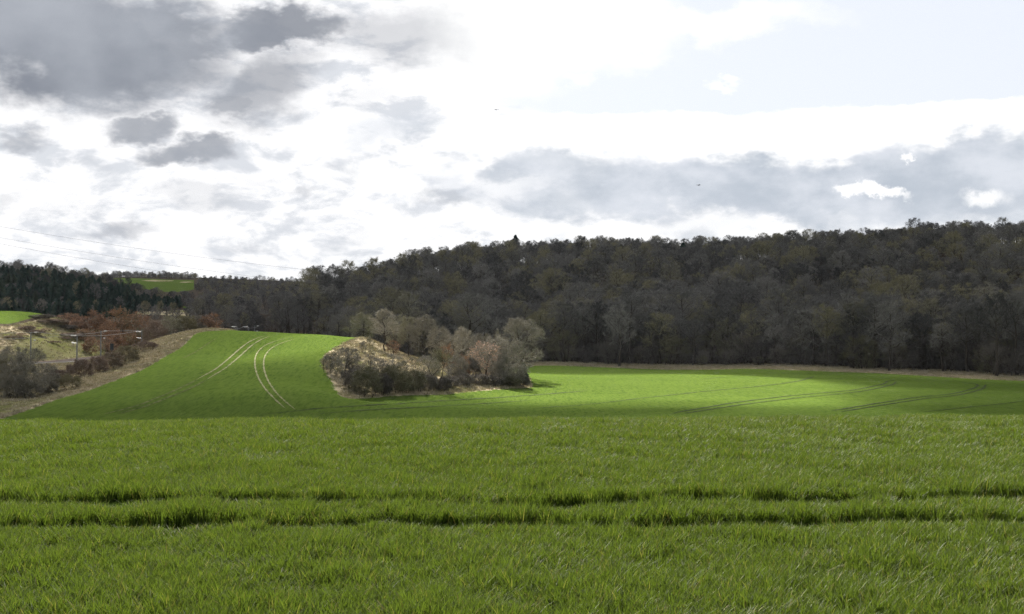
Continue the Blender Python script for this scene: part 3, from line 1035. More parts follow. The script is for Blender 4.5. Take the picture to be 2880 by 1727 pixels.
def grow(seed, H, cr, base=0.3, stems=1, n1=11, n2=7, n3=6, n4=8, up=0.35, tw_len=0.9, tw_w=0.03, tr=None, mat=None,
         leaf=None, leaf_n=0, leaf_s=0.16, crown_low=None, fan=0.0, shape=None):
    """bare broadleaved tree: trunk and limbs (first mesh), branches and twigs (second mesh)"""
    rng = np.random.default_rng(seed)
    mat = mat or M_TWIG
    low = crown_low if crown_low is not None else base * H * 0.75
    cen = np.array([0, 0, (H + low) / 2])
    rad = np.array([cr, cr, (H - low) / 2])
    tr = tr or H * 0.017
    wood, br = MB(), MB()
    twig_o, twig_d, twig_l = [], [], []

    def poly(p, d, L, bendv, n=4):
        t = np.linspace(0, 1, n)[:, None]
        return p + d * L * t + bendv * L * t ** 2

    limbs = []
    for s_ in range(stems):
        p0 = np.array([0, 0, -0.25]) + (rng.normal(0, 0.14 * stems, 3) * [1, 1, 0] if stems > 1 else 0)
        td = unit(np.array([rng.normal(0, 0.05), rng.normal(0, 0.05), 1.0]) + (np.r_[rng.normal(0, 0.34 + fan, 2), 0] if stems > 1 else 0))
        L = ell_exit(p0, td, cen, rad) * (0.9 if stems == 1 else 0.82)
        if L <= 0:
            L = H * 0.8
        n = 7
        path = poly(p0, td, L, np.r_[rng.normal(0, 0.05, 2), 0.0], n)
        path[1:-1, :2] += rng.normal(0, 0.012 * H, (n - 2, 2))
        r0 = tr / math.sqrt(stems)
        wood.tube(path, r0 * np.linspace(1.0, 0.12, n) ** 0.85 * np.r_[1.35, np.ones(n - 1)], 6)
        for k in range(max(4, n1 // stems if stems > 1 else n1)):
            f = base + (0.97 - base) * ((k + rng.uniform()) / n1 if stems == 1 else rng.uniform())
            f = min(f, 0.98)
            i = f * (n - 1)
            p_ = path[int(i)] + (path[min(int(i) + 1, n - 1)] - path[int(i)]) * (i - int(i))
            a = k * 2.4 + rng.uniform(-0.6, 0.6) + s_
            d = unit(np.array([math.cos(a), math.sin(a), up + 0.9 * f * f + rng.normal(0, 0.15)]))
            limbs.append((p_, d, r0 * (1 - 0.75 * f) * 0.62))
    for p_, d, r_ in limbs:
        L = ell_exit(p_, d, cen, rad) * rng.uniform(0.72, 1.0)
        if L < 0.4:
            continue
        path = poly(p_, d, L, np.r_[rng.normal(0, 0.12, 2), rng.uniform(-0.05, 0.2)], 5)
        path[1:-1] += rng.normal(0, 0.035 * L, (3, 3))
        wood.tube(path, r_ * np.linspace(1, 0.25, 5), 4, cap=False)
        for k2 in range(n2):
            f = rng.uniform(0.25, 1.0)
            i = f * 4
            q = path[min(int(i), 3)] + (path[min(int(i), 3) + 1] - path[min(int(i), 3)]) * (i - min(int(i), 3))
            d2 = unit(d * 0.8 + rng.normal(0, 0.62, 3) + [0, 0, 0.22])
            L2 = min(ell_exit(q, d2, cen, rad) * rng.uniform(0.7, 1.05), L * 0.6)
            if L2 < 0.2:
                L2 = 0.3
            path2 = poly(q, d2, L2, rng.normal(0, 0.15, 3), 3)
            br.tube(path2, max(0.018, r_ * 0.42) * np.array([1, 0.7, 0.35]), 3, cap=False)
            for k3 in range(n3):
                f3 = rng.uniform(0.2, 1.0)
                q3 = q + (path2[-1] - q) * f3
                d3 = unit(d2 + rng.normal(0, 0.7, 3) + [0, 0, 0.15])
                L3 = max(0.3, min(ell_exit(q3, d3, cen, rad) * rng.uniform(0.5, 1.1), L2 * 0.65, tw_len * 1.8))
                twig_o.append(q3)
                twig_d.append(d3)
                twig_l.append(L3)
                m = n4
                t_ = rng.uniform(0.15, 1.0, m)[:, None]
                oo = q3 + d3 * L3 * t_
                dd = unit(d3 + rng.normal(0, 0.6, (m, 3)) + [0, 0, 0.1])
                twig_o.extend(oo)
                twig_d.extend(dd)
                twig_l.extend(tw_len * rng.uniform(0.5, 1.15, m))
    O, Dv, Ln = np.array(twig_o), np.array(twig_d), np.array(twig_l)
    side = unit(np.cross(Dv, rng.normal(0, 1, O.shape)))
    w_ = (tw_w * rng.uniform(0.7, 1.3, len(O)))[:, None] * side
    tv = np.stack([O - w_ / 2, O + w_ / 2, O + Dv * Ln[:, None]], axis=1).reshape(-1, 3)
    tf = np.arange(len(tv)).reshape(-1, 3)
    br.add(tv, tf)
    me_t = wood.mesh('trunk', M_BARK, True)
    v, f = np.vstack(br.v), np.vstack(br.f)
    mats, mi = [mat], np.zeros(len(f), int)
    if leaf is not None:
        k = rng.integers(0, len(O), leaf_n)
        lc = O[k] + Dv[k] * (Ln[k] * rng.uniform(0.3, 1.0, leaf_n))[:, None] + rng.normal(0, 0.12, (leaf_n, 3))
        e1 = unit(rng.normal(0, 1, (leaf_n, 3))) * leaf_s * rng.uniform(0.6, 1.3, leaf_n)[:, None]
        e2 = unit(np.cross(e1, rng.normal(0, 1, (leaf_n, 3)))) * leaf_s * 0.6
        lv = np.stack([lc - e1, lc + e2, lc + e1, lc - e2], axis=1).reshape(-1, 3)
        b0 = np.arange(leaf_n)[:, None] * 4 + len(v)
        lf = np.vstack([b0 + [0, 1, 2], b0 + [0, 2, 3]])
        v, f = np.vstack([v, lv]), np.vstack([f, lf])
        mats, mi = [mat, leaf], np.r_[mi, np.ones(len(lf), int)]
    me_c = mesh_np('crown', v, f, mats, mi)
    joined = mesh_np('whole', np.vstack([np.vstack(wood.v), v]), np.vstack([np.vstack(wood.f), f + wood.n]), [M_BARK] + mats,
                     np.r_[np.zeros(len(np.vstack(wood.f)), int), mi + 1])
    return me_t, me_c, joined, H, cr


def conifer(seed, H, cr, n=950, ragged=0.25):
    rng = np.random.default_rng(seed)
    wood = MB()
    wood.tube([(0, 0, -0.2), (0.05, 0.02, H * 0.5), (0, 0, H * 0.97)], [H * 0.018, H * 0.012, 0.02], 5)
    f = rng.uniform(0.14, 1.0, n) ** 0.85
    a = rng.uniform(0, 6.28, n)
    lay = 0.82 + 0.18 * np.sin(f * 46 + np.sin(a * 3) * 1.5)
    r_ = cr * np.minimum(1, 1.25 * (1 - f) ** 0.6) * lay * (1 + rng.normal(0, ragged, n)) + 0.12
    c_ = np.c_[r_ * np.cos(a) * 0.62, r_ * np.sin(a) * 0.62, f * H]
    out = np.c_[np.cos(a), np.sin(a), rng.uniform(-0.35, 0.25, n)]
    e1 = unit(out) * (0.5 * r_ + 0.25)[:, None]
    e2 = unit(np.cross(e1, rng.normal(0, 1, (n, 3)))) * (0.22 * cr / 3 + 0.16)
    v = np.stack([c_ - e1 * 0.7, c_ + e2, c_ + e1, c_ - e2], axis=1).reshape(-1, 3)
    b0 = np.arange(n)[:, None] * 4
    tf = np.vstack([b0 + [0, 1, 2], b0 + [0, 2, 3]])
    me_t, me_c = wood.mesh('trunk', M_BARK, True), mesh_np('crown', v, tf, [M_PINE])
    wv, wf = np.vstack(wood.v), np.vstack(wood.f)
    j = mesh_np('whole', np.vstack([wv, v]), np.vstack([wf, tf + len(wv)]), [M_BARK, M_PINE], np.r_[np.zeros(len(wf), int), np.ones(len(tf), int)])
    return me_t, me_c, j, H, cr


def tree(name, proto, loc, label, cat, group=None, s=1.0, rz=None, sx=1.0):
    e = empty(name, loc, random.uniform(0, 6.28) if rz is None else rz, s)
    e.scale = (s * sx, s * sx, s)
    tag(e, label, cat, group)
    obj('trunk', proto[0], e)
    obj('crown', proto[1], e)
    return e


# prototypes of the wood
FOREST = [
    grow(101, 17, 4.6, 0.38, n1=12, tw_len=1.0, tw_w=0.05),
    grow(102, 19, 4.2, 0.45, n1=12, tw_len=1.0, tw_w=0.05, up=0.6),
    grow(103, 16, 5.4, 0.30, n1=13, tw_len=1.0, tw_w=0.05, up=0.25),
    grow(104, 18, 3.6, 0.40, n1=11, tw_len=0.9, tw_w=0.05, up=0.7),
    grow(105, 15, 5.0, 0.33, n1=13, tw_len=1.0, tw_w=0.05, up=0.3),
    grow(106, 20, 5.2, 0.42, n1=13, tw_len=1.1, tw_w=0.05, up=0.45),
    grow(107, 14, 4.0, 0.18, stems=3, n1=15, tw_len=0.9, tw_w=0.045),
]
SHRUB = [
    grow(121, 4.5, 2.8, 0.05, stems=5, n1=20, n2=5, n3=5, n4=7, tw_len=0.6, tw_w=0.03, mat=M_SCRUB, crown_low=0.1, tr=0.14),
    grow(122, 6.0, 3.0, 0.08, stems=4, n1=20, n2=6, n3=5, n4=7, tw_len=0.7, tw_w=0.03, mat=M_SCRUB, crown_low=0.2, tr=0.18),
    grow(123, 3.5, 2.4, 0.05, stems=6, n1=24, n2=5, n3=5, n4=7, tw_len=0.5, tw_w=0.028, mat=M_TWIG_TAN, crown_low=0.0, tr=0.12),
]
PINES = [conifer(141, 14, 3.2), conifer(142, 16, 3.0), conifer(143, 12, 3.3, ragged=0.35), conifer(144, 15, 3.6, ragged=0.4)]
print('prototypes done')


def jitter_grid(poly, step, seed, margin=0.0):
    rng = np.random.default_rng(seed)
    q = np.asarray(poly)
    lo, hi = q.min(0), q.max(0)
    X, Y = np.meshgrid(np.arange(lo[0], hi[0], step), np.arange(lo[1], hi[1], step))
    x = X.ravel() + rng.uniform(-0.42, 0.42, X.size) * step
    y = Y.ravel() + rng.uniform(-0.42, 0.42, X.size) * step
    m = poly_sd(x, y, poly) > margin
    return x[m], y[m], rng


def frame_of(x, y, z):
    d = np.c_[x, y, z] - CAM
    w = d[:, 1] * math.cos(PITCH) + d[:, 2] * math.sin(PITCH)
    v = -d[:, 1] * math.sin(PITCH) + d[:, 2] * math.cos(PITCH)
    return CX + F * d[:, 0] / w, CY - F * v / w


WOOD_POLY = ([xy(530, 720), xy(545, 640), xy(610, 570), xy(720, 520), xy(860, 495)] + [xy(*q) for q in FOREST_EDGE[:-1]]
             + [xy(q[0], q[2] + 45) for q in reversed(RIDGE)] + [xy(640, 760)])
fx, fy, frng = jitter_grid(WOOD_POLY, 7.6, 51)
d_rail, _ = seg_dist(fx, fy, RAIL)
m = (fx / fy < 0.40) & (d_rail > 9)
fx, fy = fx[m], fy[m]
fz = height(fx, fy)
fs = frng.uniform(0.68, 1.22, len(fx))
edge_line = np.array([xy(*q) for q in FOREST_EDGE])
edge_d, _ = seg_dist(fx, fy, edge_line)
fs *= np.interp(edge_d, (0, 30, 120, 240), (1.14, 1.08, 0.92, 0.74))
fs = np.where(edge_d > 215, np.clip(fs, 0.60, 0.74), fs) * np.where(fx / fy < -0.185, 0.72, 1.0)
fk = frng.integers(0, len(FOREST), len(fx))
fpx, fpy = frame_of(fx, fy, fz)
fr = frng.uniform(0, 6.28, len(fx))

# single trees of the wood that can be told apart: (photo x, photo y of the base, D, prototype, scale, label)
SPECIAL = [
    (2500, 1042, 452, 2, 1.45, 'stout forked bare oak standing proud of the wood at the margin'),
    (2800, 1056, 428, 5, 1.30, 'tall bare tree with bent trunk at the wood margin, nearest the picture edge'),
    (2462, 1045, 466, 5, 1.25, 'broad greenish bare crown rising over the margin trees'),
    (2395, 1040, 470, 1, 1.20, 'slim straight pale-trunked tree in the wood margin'),
    (1866, 0, 640, 2, 1.45, 'big bare oak with fan-shaped limbs halfway up the wooded hill'),
    (2575, 0, 764, 4, 1.12, 'round bare tree standing alone above the ridge of the wood'),
    (1742, 1030, 480, 0, 1.25, 'bulky bare tree pushing out from the wood onto the field'),
    (1370, 0, 600, 4, 1.15, 'yellowish bare crown on the lower wooded slope above the thicket'),
    (770, 0, 640, 4, 1.05, 'bare tree at the low end of the wooded ridge against the sky'),
]
for px, py, D, k, s_, lab in SPECIAL:
    x, y = xy(px, D)
    tree('bare_tree', FOREST[k], (x, y, h1(x, y) - 0.1), lab, 'tree', 'single trees of the wooded hill', s_)
CONIFERS = [(1922, 735, 3, 0.85, 'dark spruce alone among bare trees high on the wooded hill'),
            (1450, 790, 1, 1.05, 'pointed conifer breaking the ridge line of the wood'),
            (935, 560, 0, 0.95, 'dark conifer low in the wood behind the hill field'),
            (2040, 792, 2, 1.0, 'squat dark evergreen near the top of the wood')]
for px, D, k, s_, lab in CONIFERS:
    x, y = xy(px, D)
    tree('conifer', PINES[k], (x, y, h1(x, y) - 0.1), lab, 'tree', 'evergreens on the wooded hill', s_)

in_frame = (fpx > -40) & (fpx < 2920)
order = np.argsort(np.where(in_frame, edge_d + np.where(fpx < 1000, 30, 0), 1e6))
chosen = order[:285]
rest = np.setdiff1d(np.arange(len(fx)), chosen)
for i in chosen:
    if edge_d[i] < 9:
        lab = 'bare grey-brown tree in the front row of the wood, at the field margin'
    elif fpx[i] < 1000:
        lab = 'bare grey-brown tree of the wood behind the hill field'
    else:
        lab = 'bare grey-brown tree low in the wood, behind its front row'
    tree('bare_tree', FOREST[fk[i]], (fx[i], fy[i], fz[i] - 0.15), lab, 'tree', 'trees along the lower edge of the wood', float(fs[i]), float(fr[i]), 1.2)
o = scatter('forest', np.c_[fx, fy, fz - 0.15][rest], fr[rest], np.c_[fs[rest] * 1.2, fs[rest] * 1.2, fs[rest]], fk[rest], [p_[2] for p_ in FOREST])
tag(o, 'dense bare winter wood covering the hillside up to the ridge', 'forest', kind='stuff')
# undergrowth along and inside the wood's lower edge
ux, uy, urng = jitter_grid([xy(*q) for q in FOREST_EDGE[:-1]] + [xy(q[0], q[1] + 22) for q in reversed(FOREST_EDGE[:-1])], 4.2, 52)
m = np.abs(ux / uy) < 0.41
ux, uy = ux[m], uy[m]
o = scatter('undergrowth', np.c_[ux, uy, height(ux, uy) - 0.1], urng.uniform(0, 6.28, len(ux)), urng.uniform(0.6, 1.5, len(ux)) ** 1.6, urng.integers(0, 2, len(ux)), [SHRUB[0][2], SHRUB[1][2]])
tag(o, 'dark bramble and scrub under the trees at the wood edge', 'undergrowth', kind='stuff')

# pine hill on the left and the far ridge
PINE_POLY = [xy(-250, 640), xy(200, 640), xy(330, 700), xy(380, 790), xy(440, 900), xy(530, 930), xy(500, 985), xy(430, 1030), xy(330, 1090), xy(200, 1130), xy(-250, 1150)]
qx, qy, qrng = jitter_grid(PINE_POLY, 8.2, 61)
m = (qx / qy > -0.385)
qx, qy = qx[m], qy[m]
qz = height(qx, qy)
qs = qrng.uniform(0.75, 1.25, len(qx))
qk = qrng.integers(0, 4, len(qx))
qr = qrng.uniform(0, 6.28, len(qx))
decid = qrng.uniform(size=len(qx)) < np.where(qy < 720, 0.3, 0.08)
qpx = CX + F * qx / qy
qs = qs * np.where(qy < 800, 0.55, 1.0) * np.interp(qpx, (240, 450), (1.0, 0.55))
front = np.argsort(np.where(decid, 1e6, qy))[:150]
for i in front:
    e = obj('pine_tree', PINES[qk[i]][2], loc=(qx[i], qy[i], qz[i] - 0.2))
    e.rotation_euler = (0, 0, qr[i])
    e.scale = (qs[i],) * 3
    tag(e, 'dark green pine low on the wooded hill beyond the railway', 'tree', 'pines at the foot of the far hill')
rest = np.setdiff1d(np.arange(len(qx)), front)
allk = [p_[2] for p_ in PINES] + [p_[2] for p_ in FOREST]
o = scatter('pine_forest', np.c_[qx, qy, qz - 0.2][rest], qr[rest], qs[rest] * np.where(decid[rest], 0.8, 1.0),
            np.where(decid[rest], 4 + qk[rest], qk[rest]), allk)
tag(o, 'blue-green pine wood on the hill beyond the railway', 'forest', kind='stuff')
tops = [[xy(-250, 1145), xy(200, 1125), xy(330, 1090), xy(400, 1085), xy(250, 1200), xy(-250, 1215)]]
tx, ty, trg = jitter_grid(tops[0], 7.5, 62)
o = scatter('ridge_wood', np.c_[tx, ty, height(tx, ty) - 0.2], trg.uniform(0, 6.28, len(tx)), trg.uniform(0.75, 1.1, len(tx)), trg.integers(0, 7, len(tx)), [p_[2] for p_ in FOREST])
tag(o, 'bare trees along the top of the pine hill', 'forest', kind='stuff')
far = [[xy(150, 2120), xy(300, 2095), xy(545, 2040), xy(560, 2150), xy(200, 2200)], [xy(545, 1800), xy(560, 2010), xy(760, 1950), xy(900, 1900), xy(900, 1600), xy(640, 1640), xy(590, 1720)],
       [xy(330, 1150), xy(400, 1260), xy(520, 1330), xy(660, 1500), xy(760, 1560), xy(860, 1500), xy(860, 1000), xy(700, 1000), xy(620, 1120), xy(480, 1120)],
       [xy(150, 640), xy(390, 640), xy(380, 780), xy(560, 780), xy(560, 980), xy(640, 980), xy(720, 800), xy(560, 640)]]
X, Y = [], []
for i, pl in enumerate(far):
    a, b, frg = jitter_grid(pl, (8, 10, 13, 15)[i], 63 + i)
    X.append(a)
    Y.append(b)
tx, ty = np.concatenate(X), np.concatenate(Y)
d_rail, _ = seg_dist(tx, ty, RAIL)
tx, ty = tx[d_rail > 9], ty[d_rail > 9]
ts = frg.uniform(0.6, 1.05, len(tx)) * np.where(ty < 1000, 0.55, np.where(ty > 1590, 0.75, 0.85))
o = scatter('far_wood', np.c_[tx, ty, height(tx, ty) - np.where(ty > 1590, 4.5, 0.2)], frg.uniform(0, 6.28, len(tx)), ts, frg.integers(0, 7, len(tx)), [p_[2] for p_ in FOREST])
tag(o, 'far bare copses and hedges around the distant green field', 'forest', kind='stuff')

# ------------------------------------------------------------------ thicket on the rough end of the spur, and the railway banks
OAK = grow(201, 12.0, 6.0, 0.22, n1=21, n2=9, n3=7, n4=11, tw_len=0.75, tw_w=0.038, up=0.25, mat=M_TWIG_TAN, tr=0.30)
ROUND = grow(202, 7.0, 3.2, 0.22, n1=13, n2=8, n3=6, n4=11, tw_len=0.6, tw_w=0.034, mat=M_TWIG_TAN, tr=0.13)
TALL = grow(203, 10.0, 2.9, 0.28, n1=14, n2=8, n3=6, n4=11, tw_len=0.7, tw_w=0.034, up=0.7, mat=M_TWIG_TAN, tr=0.15)
TWO = grow(204, 9.0, 3.0, 0.2, stems=3, n1=18, n2=8, n3=6, n4=11, tw_len=0.65, tw_w=0.034, mat=M_TWIG_TAN, tr=0.17)
SAPLING = grow(205, 6.0, 1.5, 0.25, n1=12, n2=5, n3=4, n4=4, tw_len=0.5, tw_w=0.022, up=0.8, mat=M_TWIG, tr=0.08)
CROOKED = grow(206, 8.0, 3.0, 0.12, stems=2, n1=14, n2=7, n3=6, n4=6, tw_len=0.55, tw_w=0.024, mat=M_TWIG, tr=0.26)
BUSH = grow(207, 5.0, 2.7, 0.05, stems=7, n1=35, n2=7, n3=7, n4=9, tw_len=0.55, tw_w=0.034, mat=M_BUSH, crown_low=0.0, tr=0.15)
BUSH_B = grow(214, 5.0, 2.7, 0.05, stems=7, n1=35, n2=7, n3=7, n4=9, tw_len=0.6, tw_w=0.034, mat=M_TWIG_RED, crown_low=0.0, tr=0.13)
BRAMBLE = grow(208, 2.6, 2.2, 0.05, stems=7, n1=35, n2=6, n3=6, n4=9, tw_len=0.4, tw_w=0.03, mat=M_TWIG_RED, crown_low=-0.3, tr=0.1)
WILLOW = grow(209, 9.0, 3.0, 0.06, stems=6, n1=36, n2=8, n3=6, n4=10, tw_len=0.65, tw_w=0.034, mat=M_TWIG_TAN, crown_low=0.2, tr=0.16)
PINK = grow(210, 7.2, 3.4, 0.12, stems=3, n1=20, n2=7, n3=6, n4=6, tw_len=0.5, tw_w=0.034, mat=M_TWIG_TAN, leaf=M_PINK, leaf_n=1100, leaf_s=0.13, crown_low=0.8, tr=0.18)
RUSS = grow(211, 8.0, 3.4, 0.12, stems=2, n1=18, n2=7, n3=6, n4=6, tw_len=0.6, tw_w=0.026, mat=M_TWIG_RED, leaf=M_RUSSET, leaf_n=3400, leaf_s=0.15, crown_low=0.6, tr=0.16)
RUSS_S = grow(212, 4.5, 1.5, 0.15, n1=12, n2=5, n3=5, n4=5, tw_len=0.4, tw_w=0.024, mat=M_TWIG_RED, leaf=M_RUSSET, leaf_n=750, leaf_s=0.11, crown_low=0.5, tr=0.08)
JUNIPER = conifer(213, 5.0, 1.1, n=520, ragged=0.2)
print('thicket prototypes done')


def plant(name, proto, px, top, base, label, cat='tree', D=None, w=None, group='trees and bushes of the thicket', rz=None):
    """base and top rows in the photograph fix where it stands and how tall it is"""
    if D is None:
        p_ = hit(px, base)
    else:
        x, y = xy(px, D)
        p_ = np.array([x, y, h1(x, y)])
    zt = P(px, top, p_[1])[2]
    s_ = max(0.25, (zt - p_[2]) / proto[3])
    sx = 1.0
    if w is not None:
        sx = (w * p_[1] / F) / (2 * proto[4] * s_)
    return tree(name, proto, (p_[0], p_[1], p_[2] - 0.05), label, cat, group, s_, rz, sx)


plant('bare_tree', OAK, 1462, 897, 1062, 'large rounded bare oak at the outer end of the thicket', D=322, w=158)
plant('bare_tree', ROUND, 1018, 882, 0, 'rounded bare tree just behind the straw-coloured mound', D=345, w=92)
plant('bare_tree', TALL, 1083, 872, 988, 'tallest bare tree of the thicket, dark trunk on the grassy crest', w=88)
plant('bare_tree', TWO, 1118, 884, 988, 'bare many-stemmed tree beside the tallest one on the crest', w=82, D=322)
plant('bare_tree', TALL, 1150, 893, 990, 'slim pale bare tree on the crest between two wider crowns', w=62, D=318)
plant('bare_tree', ROUND, 1194, 888, 1003, 'wide pale bare tree in the middle of the crest', w=104, D=316)
plant('bare_tree', ROUND, 1236, 920, 1012, 'lower bare tree sloping down from the middle crest', w=84, D=322)
plant('bare_tree', TWO, 1272, 936, 1020, 'small bare tree in the dip right of the crest', w=72, D=330)
plant('bare_tree', ROUND, 1301, 922, 1040, 'rounded bare tree in the dip before the big oak', w=78, D=338)
plant('bare_tree', WILLOW, 1350, 938, 1040, 'greyish bushy tree between the dip and the big oak', w=96, D=322)
plant('bare_tree', WILLOW, 1395, 945, 1060, 'olive-grey bushy tree in front of the big oak', w=92, D=312)
plant('russet_oak', PINK, 1363, 963, 1068, 'young oak holding pale pinkish dead leaves', w=106)
plant('bare_tree', WILLOW, 1446, 958, 1088, 'dense olive-grey bush at the outer tip of the thicket', w=92)
plant('juniper', JUNIPER, 1472, 1022, 1089, 'narrow dark evergreen at the tip of the thicket', w=26)
plant('bare_tree', CROOKED, 1231, 974, 1098, 'dark-trunked crooked tree at the front of the thicket', w=84)
plant('bare_tree', SAPLING, 1174, 998, 1084, 'slender upright sapling left of the crooked tree', w=44)
plant('bare_tree', SAPLING, 1041, 980, 1066, 'slender bare sapling above the foremost dark bush', w=46)
plant('bare_tree', SAPLING, 1103, 994, 1078, 'spreading thin sapling on the straw slope', w=56)
plant('bare_tree', SAPLING, 1150, 1005, 1082, 'thin sapling between the two middle bushes', w=38)
plant('bare_tree', SAPLING, 1262, 1018, 1082, 'leaning thin sapling beside the crooked tree', w=40)
plant('bare_tree', SAPLING, 1291, 1010, 1072, 'straight thin sapling before the russet oak', w=22)
plant('bush', BUSH, 1030, 1034, 1112, 'dark rounded bush at the front left of the thicket', 'bush', w=98)
plant('bush', BUSH, 1075, 1052, 1112, 'low dark bush between the two big front bushes', 'bush', w=60)
plant('bush', BUSH, 1108, 1030, 1108, 'biggest dark bush at the foot of the straw slope', 'bush', w=96)
plant('bush', BUSH, 1158, 1042, 1100, 'dark low bush behind the saplings', 'bush', w=84)
plant('bush', BUSH, 1194, 1054, 1098, 'purplish bramble mound left of the crooked tree', 'bush', w=70)
plant('bush', BUSH, 1262, 1056, 1092, 'purplish bramble mound right of the crooked tree', 'bush', w=70)
plant('bush', BUSH, 1306, 1052, 1086, 'low brown bramble under the small russet oak', 'bush', w=64)
plant('bush', BUSH, 1345, 1052, 1082, 'dark bramble under the pinkish-leaved oak', 'bush', w=66)
plant('bush', BUSH, 1390, 1056, 1086, 'dark scrub between the pinkish oak and the olive bush', 'bush', w=66)
plant('bush', BUSH, 1432, 1058, 1088, 'dark scrub at the foot of the olive bush', 'bush', w=66)
plant('bare_tree', ROUND, 973, 978, 1053, 'round-headed small tree on the near slope of the mound', w=78)
plant('bare_tree', TWO, 932, 990, 1050, 'small bushy tree second from the hill field', w=46)
plant('bare_tree', SAPLING, 911, 1000, 1046, 'small dark tree closest to the hill field', w=32)
plant('bush', SHRUB[2], 1021, 962, 996, 'small dark bush high on the mound', 'bush', w=30)
plant('bush', SHRUB[2], 1041, 950, 976, 'tiny bush just under the mound top', 'bush', w=24)
plant('russet_oak', RUSS_S, 1304, 1000, 1070, 'small young oak with brown dead leaves, slim trunk', w=38)
plant('russet_oak', RUSS_S, 1259, 972, 1060, 'slender young oak with orange-brown leaves behind the crooked tree', w=40)
plant('russet_oak', RUSS_S, 1105, 958, 992, 'small rusty bush at the foot of the tallest crest tree', w=36, D=309)

for px_, top_, base_, w_, pr_, lab_ in (
        (985, 1040, 1092, 62, BUSH, 'grey-brown bush on the lower straw slope left of the front bushes'),
        (950, 1010, 1062, 44, TWO, 'small twiggy tree between the round-headed one and its neighbour'),
        (1000, 1000, 1050, 56, WILLOW, 'olive-grey bush in the middle of the mound slope'),
        (1062, 1005, 1060, 60, WILLOW, 'grey bush halfway down the mound under the tallest tree'),
        (1128, 1015, 1078, 66, WILLOW, 'grey-olive bush behind the biggest front bush'),
        (1200, 1000, 1078, 76, WILLOW, 'tall grey bush behind the crooked tree'),
        (1285, 1000, 1072, 70, WILLOW, 'tall olive bush between the crooked tree and the pinkish oak'),
        (1325, 1010, 1070, 60, BUSH, 'dark bush just left of the pinkish oak'),
        (1412, 1010, 1084, 78, WILLOW, 'dense olive bush right of the pinkish oak'),
        (1240, 1062, 1100, 60, BUSH, 'dark scrub at the foot of the crooked tree'),
        (1140, 1066, 1106, 64, BUSH, 'low dark scrub at the very front of the thicket'),
        (1465, 1046, 1090, 52, BUSH, 'dark scrub beside the narrow evergreen')):
    plant('bush', pr_, px_, top_, base_, lab_, 'bush', w=w_)

G2 = 'trees and bushes of the railway banks'
plant('russet_oak', RUSS, 194, 880, 940, 'rusty-leaved oak at the top of the far railway bank, leftmost', D=440, w=70, group=G2)
plant('russet_oak', RUSS, 228, 888, 950, 'dull brown-leaved oak next to the leftmost rusty one', D=436, w=60, group=G2)
plant('russet_oak', RUSS, 266, 871, 960, 'rusty-leaved oak above the middle railway mast', D=438, w=66, group=G2)
plant('russet_oak', RUSS, 343, 866, 962, 'tallest rusty-leaved oak of the far railway bank', D=440, w=104, group=G2)
plant('russet_oak', RUSS, 305, 905, 980, 'lower brown oak between the two tall rusty ones', D=428, w=56, group=G2)
plant('russet_oak', RUSS, 398, 884, 965, 'rusty-leaved oak at the inner end of the far bank', D=446, w=66, group=G2)
plant('russet_oak', RUSS, 259, 948, 997, 'rusty bush low on the bank between two masts', 'bush', D=404, w=54, group=G2)
plant('russet_oak', RUSS_S, 62, 952, 990, 'small rusty bush beside the leftmost mast', 'bush', D=392, w=34, group=G2)
plant('russet_oak', RUSS_S, 128, 948, 972, 'small rusty bush halfway up the far bank', 'bush', D=410, w=30, group=G2)
plant('bush', BUSH_B, 142, 914, 962, 'grey leafless bush on the straw-coloured far bank', 'bush', D=424, w=80, group=G2)
plant('bush', BUSH_B, 196, 936, 985, 'grey-green bush above the yellowish grass of the bank', 'bush', D=416, w=64, group=G2)
plant('bush', BUSH_B, 100, 950, 992, 'dark bush right of the leftmost mast', 'bush', D=402, w=52, group=G2)
for px_, top_, D_, w_, pr_, lab_ in (
        (162, 928, 428, 60, BUSH_B, 'brown-grey bush where the straw bank meets the rusty oaks'),
        (180, 955, 410, 46, BRAMBLE, 'low bramble in the middle of the far bank'),
        (232, 930, 424, 60, BUSH_B, 'grey bush under the dull brown oak'),
        (150, 975, 396, 44, BRAMBLE, 'small bramble low on the yellowish bank'),
        (300, 950, 410, 50, RUSS_S, 'slim rusty sapling behind the mast by the signal'),
        (332, 940, 418, 60, RUSS, 'brown-leaved bush behind the railway signal'),
        (372, 932, 430, 64, RUSS, 'rusty bush below the tallest rusty oak'),
        (410, 925, 436, 60, BUSH_B, 'brown bush behind the half-hidden mast'),
        (75, 935, 404, 50, BUSH_B, 'dark bush above the leftmost mast base'),
        (118, 915, 428, 66, BUSH, 'grey bush at the top of the straw bank nearest the green field'),
        (206, 900, 432, 70, RUSS, 'brown-leaved tree between the two leftmost rusty oaks'),
        (286, 890, 436, 66, RUSS, 'rusty tree behind the mast near the signal'),
        (240, 925, 420, 60, RUSS, 'orange-brown bush above the fully visible mast'),
        (186, 918, 426, 64, BUSH, 'tangled grey bush under the leftmost rusty oak'),
        (312, 925, 422, 60, RUSS, 'brown bush below the tall rusty oak, left of the signal'),
        (40, 965, 388, 56, BRAMBLE, 'low dark bramble left of the leftmost mast')):
    plant('bush', pr_, px_, top_, 0, lab_, 'bush', D=D_, w=w_, group=G2)
plant('bush', WILLOW, 30, 976, 1124, 'tall grey bush in the corner below the far bank', 'bush', w=110, group=G2)
plant('bush', BUSH_B, -8, 1010, 1120, 'grey bush cut off by the picture edge', 'bush', w=80, group=G2)
plant('bush', WILLOW, 88, 980, 1122, 'biggest grey-green bush below the leftmost mast', 'bush', w=110, group=G2)
plant('bush', WILLOW, 132, 1022, 1110, 'brownish bush at the right flank of the biggest grey one', 'bush', w=74, group=G2)
